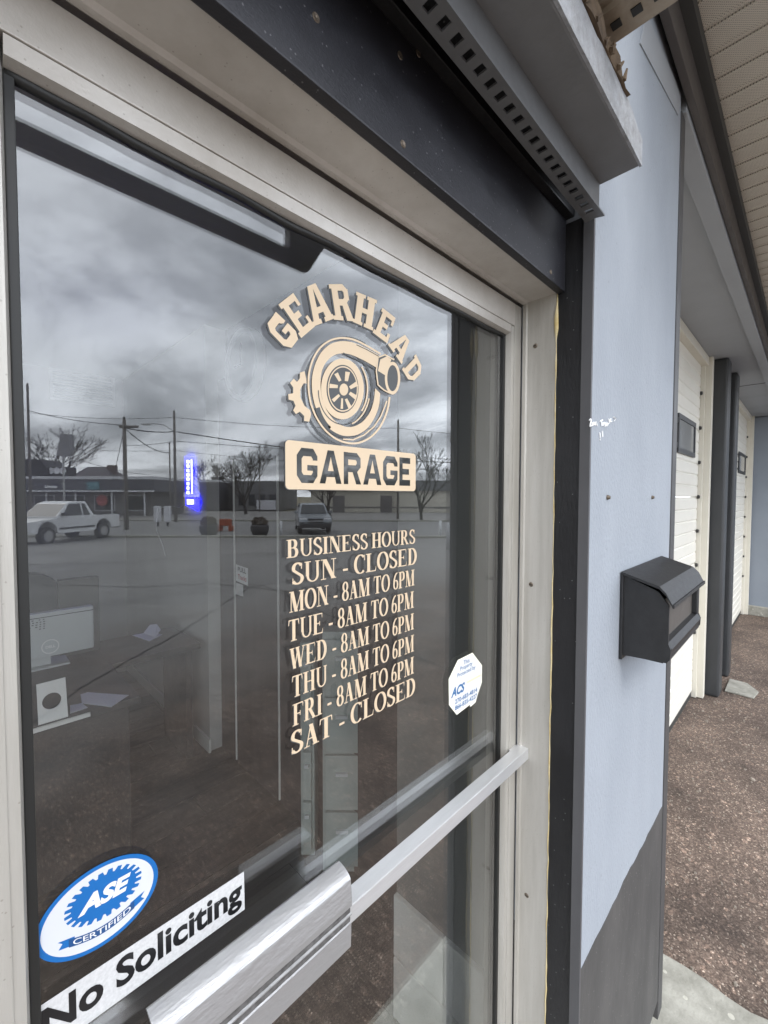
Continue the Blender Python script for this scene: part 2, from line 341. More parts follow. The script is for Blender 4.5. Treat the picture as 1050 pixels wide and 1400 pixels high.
# stones chipped off along the stoop's edge and pale aggregate lumps
# ------------------------------------------------------------------ the shop building
XD = 0.863          # door opening, right side
YW = -0.165         # front of the blue wall
XE = 1.545          # outer corner of the blue wall
bld = thing('shop_building', 'pale blue painted shop wall with black entrance surround and garage bays beyond', 'building', (1.2,0,0))
random.seed(31)
pe = [(XD+0.004+(XE-XD-0.008)*i/24, 0.749-0.015*i/24+random.uniform(-0.0022,0.0022)+(0.006 if 9 < i < 13 else 0)) for i in range(25)]
MB().prism(pe+[(XE-0.004,3.02),(XD+0.004,3.02)], 1, YW, -0.02).build('wall', bluew, bld)
MB().prism(pe[::-1]+[(XD+0.004,0.095),(XE-0.004,0.095)], 1, YW-0.0008, -0.02).build('painted_base', basew, bld)
MB().box(XD-0.003, XD+0.004, YW-0.001, -0.147, 0.095, 2.24).build('wall_edge', edgep, bld)
# corner return: the wall's end face towards the bays
MB().box(XE-0.002, XE+0.050, YW-0.003, -0.08, 0.03, 2.84).build('corner_trim', trimd, bld, bevel=0.003)
MB().box(XE-0.01, XE+0.010, -0.08, 0.30, 0.0, 3.0).build('return_wall', headp, bld)
b = MB()
b.box(XD+0.004, XE+0.03, -0.15, -0.02, -0.04, 0.095)
b.build('footing', conc, bld, bevel=0.008)
# black surround: jamb board, lintel, wall above and an added box closing off sky
MB().box(XD+0.0, XD+0.06, -0.147, -0.098, 0.0, 2.236).build('black_jamb_board', blackp, bld, bevel=0.002)
MB().box(-1.6, XD-0.001, -0.113, -0.0975, 2.104, 2.243).build('lintel', lintelp, bld, bevel=0.002)
MB().box(-1.6, XD+0.002, -0.128, -0.03, 2.2435, 2.262).build('lintel_cap', blackp, bld, bevel=0.002)
MB().box(-1.6, XD-0.004, -0.170, -0.04, 2.275, 2.60).build('sky_blocker', blackp, bld)  # added black box that shuts the sky out of the gap
MB().box(-1.6, XD+0.003, -0.03, 0.10, 2.262, 3.02).build('upper_wall', blackp, bld)
for i, (px, py) in enumerate(((551,197),(547,76),(572,73),(432,24),(753,372))):
    p = at_y(px, py, -0.113)
    s_ = MB().lathe([(0.0,0.0),(0.0022,-0.0006),(0.0038,-0.0008),(0.0045,0.0)], 12, (p.x, -0.1131, p.z), 'Y').build('screw_head', screwm, bld)
# recessed upper edge of the blue wall and the fascia in front of it
b = MB(); b.prism([(at_y(874,60,YW).x, at_y(874,60,YW).z-0.0),(at_y(926,158,YW).x, at_y(926,158,YW).z),(at_y(929,136,YW).x+0.01, at_y(929,136,YW).z+0.02),(at_y(882,18,YW).x, at_y(882,18,YW).z)], 1, YW-0.0025, YW-0.0005)
b.build('wall_flashing', headp, bld)
MB().box(1.0, 8.3, -0.196, YW-0.012, 2.862, 2.995).build('fascia_board', brownt, bld, bevel=0.002)
MB().box(1.0, 8.3, -0.222, -0.196, 2.955, 2.998).build('soffit_channel', darkt, bld)
# the header over the bays
MB().box(XE+0.02, 8.6, -0.175, -0.115, 2.845, 2.99).build('header_lip', headp, bld, bevel=0.002)
MB().box(XE+0.02, 8.6, -0.115, 0.40, 2.872, 2.99).build('header_soffit', headp, bld)
for x in (5.9,):
    MB().box(x, x+0.006, -0.115, 0.2, 2.868, 2.874).build('soffit_joint', darkt, bld)
MB().box(8.30, 8.62, -3.2, 0.40, 0.0, 2.86).build('end_wall', farw, bld)
MB().box(8.22, 8.30, -3.2, 0.16, -0.036, 0.10).build('end_kerb', conc, bld, bevel=0.01)
for x0, x1 in ((4.60,4.78),(5.20,5.38)):
    MB().box(x0, x1, 0.045, 0.24, -0.036, 2.872).build('bay_post', postp, bld, bevel=0.028, seg=4, smooth=False)
MB().box(4.78, 5.2, 0.16, 0.24, -0.036, 2.872).build('bay_infill', postp, bld)
b = MB(); b.prism([(4.80,-0.17),(4.98,-0.19),(5.14,-0.10),(5.15,0.03),(4.80,0.03)],2,-0.034,-0.020)
b.build('post_footing', conc, bld, bevel=0.008)
# beige vinyl soffit: planks with a raised rib between them
pk0 = None
sf = MB(); W_ = 0.098
sf.prism([(0.0,-0.003),(0.006,-0.003),(0.014,0.002),(W_-0.020,0.002),(W_-0.013,-0.001),(W_-0.006,0.001),(W_-0.001,0.001),(W_-0.001,0.02),(0.0,0.02)], 1, -1.15, -0.20)
nplank = 80
for i in range(nplank):
    if pk0 is None:
        pk0 = sf.build('soffit_plank', soffit_m, bld); pk0.location = (0,0,0)
        pk = pk0
    else: pk = copy_obj(pk0, bld); 
    pk.matrix_parent_inverse = Matrix.Translation((-1.2,0,0))
    pk.location = (1.02 + i*W_, 0, 2.998)
MB().box(1.0, 9.6, -1.18, 0.4, 3.03, 3.12).build('roof', darkt, bld)
MB().box(1.0, 9.6, -1.18, -1.15, 2.90, 3.03).build('roof_edge', brownt, bld)
MB().box(-3.4, 1.0, -0.2, 4.4, 3.03, 3.12).build('roof', darkt, bld)
# soffit perforations: dark pin holes in the vinyl
def perforate(m):
    N, L = m.node_tree.nodes, m.node_tree.links; b = N['Principled BSDF']
    t = N.new('ShaderNodeTexCoord'); vo = N.new('ShaderNodeTexVoronoi'); vo.inputs['Scale'].default_value = 190; vo.inputs['Randomness'].default_value = 0.1
    mpn = N.new('ShaderNodeMapping'); mpn.inputs['Rotation'].default_value = (0,0,R(45)); mpn.inputs['Scale'].default_value = (1,1,0); L.new(t.outputs['Object'], mpn.inputs[0]); L.new(mpn.outputs[0], vo.inputs['Vector'])
    lt = N.new('ShaderNodeMath'); lt.operation = 'LESS_THAN'; lt.inputs[1].default_value = 0.24; L.new(vo.outputs['Distance'], lt.inputs[0])
    src = b.inputs['Base Color'].links[0].from_socket
    mm = N.new('ShaderNodeMixRGB'); mm.inputs[2].default_value = (0.16,0.147,0.125,1); L.new(src, mm.inputs[1]); L.new(lt.outputs[0], mm.inputs[0]); L.new(mm.outputs[0], b.inputs['Base Color'])
perforate(soffit_m)
# wall anchors left from an old bracket
for px, py in ((830,680),(891,680)):
    p = at_y(px, py, YW)
    MB().lathe([(0.0,-0.006),(0.003,-0.006),(0.0045,-0.003),(0.0055,0.0)], 10, (p.x, YW-0.0005, p.z), 'Y').build('wall_anchor', screwm, bld)
# unseen storefront opening left of the door, added to let daylight into the office
MB().box(-3.4, -0.085, -0.05, 0.12, 0.0, 0.15).build('front_wall', bluew, bld)
MB().box(-3.4, -0.085, -0.05, 0.12, 2.10, 3.02).build('front_wall', bluew, bld)
MB().box(-3.4, -3.2, -0.05, 0.12, 0.15, 2.10).build('front_wall', bluew, bld)
MB().box(-0.14, -0.085, -0.05, 0.12, 0.15, 2.10).build('front_wall', bluew, bld)
MB().box(XD+0.06, 1.35, -0.02, 0.02, 0.0, 3.02).build('front_wall', headp, bld)

# graffiti scratched in white
gr = MB()
def zz(*pts):
    P = [at_y(795+x/17.5, 555+y/17.5, YW) for x, y in pts]
    gr.tube([(p.x, YW-0.0012, p.z) for p in P], 0.0016, 4)
zz((175,340),(205,318),(215,345),(195,440),(190,485),(235,470)); zz((245,400),(240,470),(262,440),(258,395)); zz((285,385),(275,460),(300,440),(300,385)); zz((320,470),(330,380),(360,470))
zz((430,375),(490,340)); zz((460,365),(470,480)); zz((495,400),(500,480)); zz((500,430),(530,400),(535,450)); zz((545,400),(550,490),(580,470),(580,390)); zz((590,400),(600,480),(620,420)); zz((635,310),(650,420)); zz((690,310),(650,380),(710,370))
zz((755,265),(810,305),(765,365)); zz((420,640),(432,760)); zz((425,790),(430,820)); zz((480,600),(487,740))
tag(gr.build('chalk_scribble', chalk), 'small white chalk scribble with arrow on the blue wall', 'graffiti')

# ------------------------------------------------------------------ awning remains over the door
aw = thing('awning_frame', 'grey painted awning board with rotten wood above the door', 'awning', (0,-0.2,2.25))
b = MB(); b.box(-1.6, 0.82, -0.250, -0.176, 2.2505, 2.304); b.build('board', boardp, aw, bevel=0.003)
# flaking pale face on the outer edge, torn paint along its top
b = MB(); n = 90; vs = []; fs = []
random.seed(11)
for i in range(n+1):
    x = -1.6 + (0.8225+1.6)*i/n
    zt = 2.305 + random.uniform(-0.004,0.004) - (0.012 if i > n-2 else 0)
    vs += [(x,-0.2535,2.251+random.uniform(-0.0012,0.0008)),(x,-0.2535,zt),(x,-0.2495,zt),(x,-0.2495,2.251)]
for i in range(n):
    a, c = i*4, i*4+4
    fs += [(a,c,c+1,a+1),(a+1,c+1,c+2,a+2),(a+2,c+2,c+3,a+3),(a+3,c+3,c,a)]
fs += [(0,1,2,3),(4*n,4*n+3,4*n+2,4*n+1)]
b.add(vs,fs).build('painted_face', boardface, aw)
# rotten wood strip on top, frayed
b = MB(); vs=[]; fs=[]; n=120
for i in range(n+1):
    x = -1.6 + (0.735+1.6)*i/n
    f = max(0.0, 1 - (i/n)**14)
    vs += [(x,-0.2560+random.uniform(-0.002,0.002),2.3055),(x,-0.2585+random.uniform(-0.003,0.003),2.3055+0.030*f+random.uniform(-0.006,0.006)),(x,-0.20,2.3055+0.036*f),(x,-0.20,2.3055)]
for i in range(n):
    a, c = i*4, i*4+4
    fs += [(a,c,c+1,a+1),(a+1,c+1,c+2,a+2),(a+2,c+2,c+3,a+3),(a+3,c+3,c,a)]
fs += [(0,1,2,3),(4*n,4*n+3,4*n+2,4*n+1)]
b.add(vs,fs).build('rotten_strip', rotwood, aw)
for i in range(8):
    x = random.uniform(0.55,0.72); y = -0.257+random.uniform(-0.003,0.002); z = 2.307
    b = MB(); b.tube([(x,y,z),(x+random.uniform(-0.01,0.012),y-0.004,z+random.uniform(0.006,0.014))],[0.004,0.0015],5); b.build('wood_splinter', rotwood, aw)
# corrugated tin panel: ribs run outwards, slotted end
b = MB(); xe = 0.68; prof = []
x = -1.6
while x < xe-0.09:
    prof += [(x,2.375),(x+0.045,2.375),(x+0.06,2.352),(x+0.075,2.352)]; x += 0.09
prof += [(xe-0.06,2.375),(xe-0.05,2.345),(xe,2.345)]
vs = []; fs = []
for y in (-0.19,-0.33):
    vs += [(p[0],y,p[1]) for p in prof]
for y in (-0.19,-0.33):
    vs += [(p[0],y,p[1]+0.003) for p in prof]
m_ = len(prof)
for i in range(m_-1):
    fs += [(i,i+1,m_+i+1,m_+i),(2*m_+i,2*m_+i+1,3*m_+i+1,3*m_+i)]
fs += [(m_-1,2*m_-1,4*m_-1,3*m_-1)]
b.add(vs,fs).build('tin_panel', galv, aw)
for y in (-0.262,-0.287,-0.312):
    MB().box(xe-0.032,xe-0.020,y-0.006,y+0.006,2.3435,2.3455).build('slot', gasket, aw)
# outer rail and end bracket, which the glass mirrors along its top edge
MB().box(-1.6, 0.845, -0.77, -0.735, 2.452, 2.492).build('outer_rail', blackp, aw)
b = MB(); b.prism([(0.775,2.452),(0.855,2.452),(0.955,2.62),(0.775,2.62)], 1, -0.765, -0.735); b.build('end_bracket', blackp, aw)
b = MB(); b.prism([(-0.2,2.452),(0.10,2.452),(0.10,2.62),(-0.2,2.62)], 1, -0.765, -0.735); b.build('end_bracket', blackp, aw)
MB().box(0.80,0.85,-0.735,-0.252,2.56,2.60).build('side_arm', blackp, aw)
MB().box(-1.6,-1.55,-0.735,-0.252,2.40,2.60).build('side_arm', blackp, aw)
# perforated steel strip hanging under the board
ps = MB(); y0, y1 = -0.1915, -0.160; x = -1.0; zt, zb = 2.2075, 2.2045; p_ = 0.0235; sw = 0.0105
def slab(x0,x1,ya,yb): ps.box(x0,x1,ya,yb,zb,zt)
slab(-1.0,0.822,y0,y0+0.0085); slab(-1.0,0.822,y1-0.0095,y1); ps.prism([(0.822,y0),(0.838,y0),(0.832,y0+0.016),(0.835,y1),(0.822,y1)],2,zb,zt)
while x < 0.812:
    slab(x, min(x+p_-sw,0.822), y0+0.0085, y1-0.0095); x += p_
ps.box(-1.0,0.815,y0+0.002,y0+0.0045,zt+0.0002,2.2503)
tag(ps.build('perforated_strip', stripm), 'grey perforated steel angle with rows of slots hanging under awning board', 'metal strip')

# ------------------------------------------------------------------ door frame
fr = thing('door_frame', 'dull aluminium door frame set inside the black surround', 'door frame', (0.43,0,0))
ZH = 2.108
b = MB(); b.prism([(XD,-0.030),(XD,-0.096),(XD+0.05,-0.096),(XD+0.05,0.06),(XD+0.01,0.06),(XD+0.01,-0.030)], 2, 0.0, ZH+0.045); b.build('jamb', alum_v, fr, bevel=0.0012)
b = MB(); b.prism([(XD-0.004,-0.026),(XD-0.004,-0.033),(XD+0.001,-0.036),(XD+0.001,-0.026)], 2, 0.0, ZH); b.build('jamb_stop', alum_v, fr)
b = MB(); b.prism([(-0.030,ZH),(-0.096,ZH),(-0.096,ZH+0.05),(0.06,ZH+0.05),(0.06,ZH+0.006),(-0.030,ZH+0.006)], 0, -0.09, XD+0.002); b.build('head', alum, fr, bevel=0.0012)
b = MB(); b.prism([(-0.026,ZH-0.004),(-0.034,ZH-0.004),(-0.040,ZH+0.002),(-0.026,ZH+0.002)], 0, -0.09, XD-0.004); b.build('head_stop', alum, fr)
b = MB(); b.prism([(-0.055,-0.030),(-0.055,-0.096),(-0.085,-0.096),(-0.085,0.06),(-0.06,0.06)], 2, 0.0, ZH+0.045); b.build('jamb', alum_v, fr)
for px, py in ((732,473),(726,799),(720,1224)):
    p = at_x(px, py, XD)
    MB().lathe([(0.0,-0.0012),(0.0035,-0.0012),(0.005,0.0)], 14, (XD-0.0004, p.y, p.z), 'X').build('screw', screwm, fr)
    MB().box(XD-0.0022,XD-0.0012,p.y-0.0033,p.y+0.0033,p.z-0.0005,p.z+0.0005).build('screw_slot', gasket, fr)
# caulk bead where the frame meets the black board
b = MB(); pts=[]; rad=[]
random.seed(5)
for i in range(90):
    z = 0.02 + i*(ZH-0.02)/89
    pts.append((XD-0.0005+random.uniform(-0.0006,0.0006), -0.0970+random.uniform(-0.0009,0.0009), z)); rad.append(random.uniform(0.0006,0.0019) + (0.003 if i in (87,86) else 0))
b.tube(pts, rad, 6); b.build('caulk_bead', caulk, fr, smooth=True)
b = MB(); pts=[]; rad=[]
for i in range(40):
    x = 0.5 + i*0.0092; pts.append((x,-0.0975,ZH-0.0004)); rad.append(random.uniform(0.0003,0.0011))
b.tube(pts, rad, 6); b.build('caulk_bead', caulk, fr, smooth=True)
MB().box(-0.085, XD, -0.09, 0.05, 0.0, 0.012).build('threshold', alum_bar, fr, bevel=0.003)

# ------------------------------------------------------------------ glass door
dr = thing('glass_door', 'aluminium framed glass entrance door with pull bar', 'door', (0.43,0,0))
GL, GR, GT, GB = 0.036, 0.820, 2.036, 0.26
DL, DR, DT = -0.050, 0.8605, 2.1005
MB().box(GR+0.013, DR, -0.022, 0.022, 0.014, DT).build('stile', alum_v, dr, bevel=0.0012)
MB().box(DL, GL-0.012, -0.022, 0.022, 0.014, DT).build('stile', alum_v, dr, bevel=0.0012)
MB().box(GL-0.012, GR+0.013, -0.022, 0.022, GT+0.019, DT).build('top_rail', alum, dr, bevel=0.0012)
MB().box(GL-0.012, GR+0.013, -0.022, 0.022, 0.014, GB-0.012).build('bottom_rail', alum, dr, bevel=0.0012)
# sloped glazing stops, mitred at the corners
def stop(name, prof, axis, a, b_): 
    MB().prism(prof, axis, a, b_).build('glazing_stop', alum_v if axis == 2 else alum, dr)
stop('r', [(GR+0.0125,-0.0200),(GR+0.0125,0.0),(GR+0.001,0.0),(GR+0.001,-0.006),(GR+0.004,-0.0185)], 2, GB-0.012, GT+0.018)
stop('l', [(GL-0.0125,-0.0200),(GL-0.0125,0.0),(GL-0.001,0.0),(GL-0.001,-0.006),(GL-0.004,-0.0185)], 2, GB-0.012, GT+0.018)
stop('t', [(-0.0200,GT+0.0185),(0.0,GT+0.0185),(0.0,GT+0.001),(-0.006,GT+0.001),(-0.0185,GT+0.004)], 0, GL-0.001, GR+0.001)
stop('b', [(-0.0200,GB-0.012),(0.0,GB-0.012),(0.0,GB-0.001),(-0.006,GB-0.001),(-0.0185,GB-0.004)], 0, GL-0.001, GR+0.001)
g_ = 0.0062
MB().box(GR-g_, GR+0.001, -0.0075, 0.008, GB, GT).build('gasket', gasket, dr, bevel=0.001)
MB().box(GL-0.001, GL+g_, -0.0075, 0.008, GB, GT).build('gasket', gasket, dr, bevel=0.001)
b = MB(); n=60; pts=[]
random.seed(2)
for i in range(n+1):
    x = GL + (GR-GL)*i/n; pts.append((x, -0.004, GT-0.001 + 0.0012*math.sin(i*0.55) + random.uniform(-0.0006,0.0006)))
b.tube(pts, 0.0048, 6); b.build('gasket', gasket, dr, smooth=True)
MB().box(GL, GR, -0.0075, 0.008, GB, GB+0.006).build('gasket', gasket, dr)
gp = MB().add([(GL,-0.003,GB),(GR,-0.003,GB),(GR,-0.003,GT),(GL,-0.003,GT),(GL,0.003,GB),(GR,0.003,GB),(GR,0.003,GT),(GL,0.003,GT)],
   [(0,1,2,3),(5,4,7,6)]).build('pane', glass, dr)
# pull bar across the door
b = MB(); b.box(DL+0.01, DR+0.004, -0.0500, -0.0260, 1.131, 1.1560); b.build('cross_bar', alum_bar, dr, bevel=0.0016)
b = MB(); b.box(DR-0.030, DR+0.003, -0.0262, -0.0215, 1.133, 1.154); b.build('bar_bracket', alum_bar, dr)
# pull plate: a curved extrusion over the bar with two worn grooves
def pl_prof(seg):
    P = []
    for i in range(9):
        t = math.pi*0.5*i/8; P.append((-0.034-0.024*math.sin(t)*1.0, 1.200+0.012*math.cos(t)))
    P += [(-0.0605,1.176),(-0.0600,1.168)]
    P += [(-0.0570,1.1665),(-0.0570,1.1580),(-0.0595,1.1570),(-0.0595,1.1555),(-0.0570,1.1545),(-0.0570,1.1460),(-0.0590,1.1450),(-0.0580,1.1120),(-0.0560,1.1090)]
    back = [(p[0]+0.0035, p[1]-0.002 if j < 9 else p[1]) for j, p in enumerate(P)]
    return P + back[::-1]
PX0, PX1 = 0.117, 0.3515
b = MB(); b.prism(pl_prof(0), 0, PX0, PX1); pp = b.build('pull_plate', plate_m, dr)
for za, zb_ in ((1.1582,1.1663),(1.1462,1.1543)):
    MB().box(PX0+0.001, PX1-0.001, -0.0576, -0.0571, za, zb_).build('groove', groove_m, dr)

# ------------------------------------------------------------------ lettering toolkit
def nib_stroke(P, a, b, closed=False):
    """ribbon along P whose half width follows a nib a wide, b tall"""
    n = len(P); Lp = []; Rp = []
    for i in range(n):
        if closed: p0, p1 = P[(i-1) % n], P[(i+1) % n]
        else: p0, p1 = P[max(i-1,0)], P[min(i+1,n-1)]
        tx, ty = p1[0]-p0[0], p1[1]-p0[1]; q = math.hypot(tx,ty) or 1
        nx, ny = -ty/q, tx/q
        h = math.hypot(a*nx, b*ny)
        Lp.append((P[i][0]+nx*h, P[i][1]+ny*h)); Rp.append((P[i][0]-nx*h, P[i][1]-ny*h))
    quads = []
    for i in range(n if closed else n-1):
        j = (i+1) % n; quads.append([Lp[i],Lp[j],Rp[j],Rp[i]])
    return quads
def block_stroke(P, w, closed=False):
    """constant width ribbon with mitred corners"""
    n = len(P); Lp=[]; Rp=[]
    for i in range(n):
        def dirn(a,b):
            q = math.hypot(b[0]-a[0], b[1]-a[1]) or 1; return ((b[0]-a[0])/q, (b[1]-a[1])/q)
        d0 = dirn(P[i-1],P[i]) if (i>0 or closed) else dirn(P[i],P[i+1])
        d1 = dirn(P[i],P[(i+1)%n]) if (i<n-1 or closed) else d0
        mxv = (-(d0[1]+d1[1]), d0[0]+d1[0]); q = math.hypot(*mxv) or 1; mxv = (mxv[0]/q, mxv[1]/q)
        c = max(0.35, mxv[0]*-d0[1] + mxv[1]*d0[0]); h = w/2/c
        Lp.append((P[i][0]+mxv[0]*h,P[i][1]+mxv[1]*h)); Rp.append((P[i][0]-mxv[0]*h,P[i][1]-mxv[1]*h))
    return [[Lp[i],Lp[(i+1)%n],Rp[(i+1)%n],Rp[i]] for i in range(n if closed else n-1)]
def arc(cx,cy,rx,ry,t0,t1,n=14): return [(cx+rx*math.cos(R(t0+(t1-t0)*i/n)), cy+ry*math.sin(R(t0+(t1-t0)*i/n))) for i in range(n+1)]
def rect(x0,x1,y0,y1): return [[(x0,y0),(x1,y0),(x1,y1),(x0,y1)]]
TS, TH, SF = 0.098, 0.027, 0.042       # thick half stem, thin half stroke, serif height
def stem(x, y0=0, y1=1, serif=3, a=TS, sw=0.09):
    q = rect(x-a,x+a,y0,y1)
    if serif & 1: q += rect(x-a-sw,x+a+sw,0,SF)
    if serif & 2: q += rect(x-a-sw,x+a+sw,1-SF,1)
    return q
def diag(x0,y0,x1,y1,a): return [[(x0-a,y0),(x0+a,y0),(x1+a,y1),(x1-a,y1)]]
def serif_glyph(c):
    if c == ' ': return [], 0.28
    if c == '-': return rect(0.06,0.36,0.27,0.38), 0.42
    if c == 'I': return stem(0.2), 0.40
    if c == 'B': return stem(0.19) + nib_stroke([(0.2,0.978),(0.34,0.978)]+arc(0.38,0.755,0.19,0.223,90,-90)+[(0.2,0.532)],TS,TH) + nib_stroke([(0.2,0.532),(0.38,0.532)]+arc(0.41,0.277,0.22,0.255,90,-90)+[(0.2,0.022)],TS,TH), 0.78
    if c == 'D': return stem(0.19) + nib_stroke([(0.2,0.978),(0.30,0.978)]+arc(0.33,0.5,0.34,0.478,90,-90,20)+[(0.2,0.022)],TS,TH), 0.84
    if c == 'P': return stem(0.19) + nib_stroke([(0.2,0.978),(0.36,0.978)]+arc(0.38,0.73,0.19,0.248,90,-90)+[(0.2,0.482)],TS,TH), 0.70
    if c == 'R': return stem(0.19) + nib_stroke([(0.2,0.978),(0.36,0.978)]+arc(0.38,0.74,0.19,0.238,90,-90)+[(0.2,0.502)],TS,TH) + diag(0.70,0,0.40,0.49,0.095) + rect(0.55,0.88,0,SF), 0.85
    if c == 'E' or c == 'F':
        q = stem(0.19) + rect(0.2,0.68,1-2*TH,1) + [[(0.68,1),(0.63,1),(0.655,0.80),(0.68,0.74)]] + rect(0.2,0.50,0.49,0.49+2*TH) + rect(0.47,0.515,0.40,0.62)
        if c == 'E': q += rect(0.2,0.70,0,2*TH) + [[(0.64,0),(0.70,0),(0.73,0.28),(0.70,0.22)]]
        return q, 0.78 if c == 'E' else 0.72
    if c == 'L': return stem(0.19) + rect(0.2,0.68,0,2*TH) + [[(0.62,0),(0.68,0),(0.72,0.30),(0.69,0.24)]], 0.75
    if c == 'T': return stem(0.37,serif=1) + rect(0.04,0.70,1-2*TH,1) + [[(0.02,0.72),(0.06,0.76),(0.10,1),(0.04,1)]] + [[(0.72,0.72),(0.70,1),(0.64,1),(0.68,0.76)]], 0.75
    if c == 'H': return stem(0.19) + stem(0.68) + rect(0.2,0.68,0.48,0.48+2*TH), 0.88
    if c == 'N': return stem(0.16,a=0.028,sw=0.12) + stem(0.74,a=0.028,sw=0.12) + diag(0.74,0,0.22,1,0.115), 0.92
    if c == 'M': return stem(0.14,a=0.028,sw=0.1) + stem(0.86) + diag(0.48,0,0.20,1,0.11) + diag(0.48,0,0.84,1,0.028), 1.06
    if c == 'A': return diag(0.62,0,0.37,1,0.10) + diag(0.14,0,0.36,0.98,0.028) + rect(0.22,0.56,0.32,0.32+2*TH) + rect(0.02,0.30,0,SF) + rect(0.46,0.80,0,SF), 0.80
    if c == 'W': return diag(0.34,0,0.14,1,0.095) + diag(0.34,0,0.54,0.9,0.028) + diag(0.74,0,0.52,1,0.095) + diag(0.74,0,0.95,1,0.028) + rect(0.0,0.32,1-SF,1) + rect(0.40,0.68,1-SF,1) + rect(0.84,1.06,1-SF,1), 1.06
    if c == 'U': return nib_stroke([(0.19,1),(0.19,0.32)]+arc(0.45,0.30,0.26,0.277,180,360,18)+[(0.71,1)],0.06,TH) + rect(0.09,0.25,0.3,1) + rect(0.02,0.36,1-SF,1) + rect(0.58,0.84,1-SF,1), 0.86
    if c == 'O': return nib_stroke(arc(0.42,0.5,0.335,0.485,0,360,36)[:-1],0.09,TH,True), 0.84
    if c == 'C': return nib_stroke(arc(0.42,0.5,0.33,0.485,48,312,28),0.09,TH) + [[(0.66,0.70),(0.71,0.66),(0.71,1.0),(0.67,0.94)]] , 0.76
    if c == 'S': return nib_stroke(arc(0.33,0.74,0.21,0.24,30,200,14)+[(0.20,0.60),(0.33,0.51),(0.46,0.42)]+arc(0.32,0.255,0.235,0.235,25,-155,16),0.085,TH+0.012) + [[(0.50,0.72),(0.55,0.68),(0.55,1.0),(0.51,0.96)]] + [[(0.07,0.32),(0.11,0.28),(0.11,0.04),(0.07,0.0)]], 0.64
    if c == '8': return nib_stroke(arc(0.28,0.75,0.17,0.235,0,360,24)[:-1],0.07,TH,True) + nib_stroke(arc(0.28,0.265,0.20,0.25,0,360,24)[:-1],0.08,TH,True), 0.56
    if c == '6': return nib_stroke(arc(0.29,0.28,0.19,0.26,0,360,24)[:-1],0.075,TH,True) + nib_stroke([(0.10,0.30),(0.11,0.5),(0.18,0.75),(0.30,0.92),(0.45,0.99)],0.075,TH), 0.56
    return rect(0.05,0.4,0,1), 0.5
def letters_mesh(polys, place, step=2e-5):
    """flat vinyl pieces: every stroke piece sits a hair in front of the one before; place(x, y, k) -> point"""
    b = MB()
    for k, q in enumerate(polys):
        b.add([place(p[0], p[1], k) for p in q], [tuple(range(len(q)))])
    return b
def line_polys(text, track=0.02):
    out = []; x = 0
    for c in text:
        g, w = serif_glyph(c)
        out += [[(p[0]+x, p[1]) for p in q] for q in g]; x += w + track
    x0 = min(p[0] for q in out for p in q); x1 = max(p[0] for q in out for p in q)
    return [[((p[0]-x0)/(x1-x0), p[1]) for p in q] for q in out]
YG = -0.0036        # decals sit on the outer face of the glass
def flatten_normals(o):
    return o

# business hours
bh = thing('hours_decal', 'cream serif business hours lettering on the door glass', 'decal', (0.415,YG,1.5))
HOURS = [("BUSINESS HOURS",0.2925,0.5385,1.622,1.645),("SUN - CLOSED",0.3000,0.5430,1.587,1.6145),("MON - 8AM TO 6PM",0.2960,0.5375,1.552,1.5785),
 ("TUE - 8AM TO 6PM",0.2945,0.5360,1.5148,1.5425),("WED - 8AM TO 6PM",0.2960,0.5365,1.4785,1.5055),("THU - 8AM TO 6PM",0.2995,0.5370,1.4410,1.4690),
 ("FRI - 8AM TO 6PM",0.3000,0.5370,1.4035,1.4320),("SAT - CLOSED",0.2975,0.5405,1.3670,1.3965)]
for t, x0, x1, z0, z1 in HOURS:
    lp = line_polys(t)
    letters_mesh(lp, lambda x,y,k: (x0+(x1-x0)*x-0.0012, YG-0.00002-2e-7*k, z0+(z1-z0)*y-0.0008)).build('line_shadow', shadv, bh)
    letters_mesh(lp, lambda x,y,k: (x0+(x1-x0)*x, YG-0.0002-2e-6*k, z0+(z1-z0)*y)).build('text_line', creamv, bh)

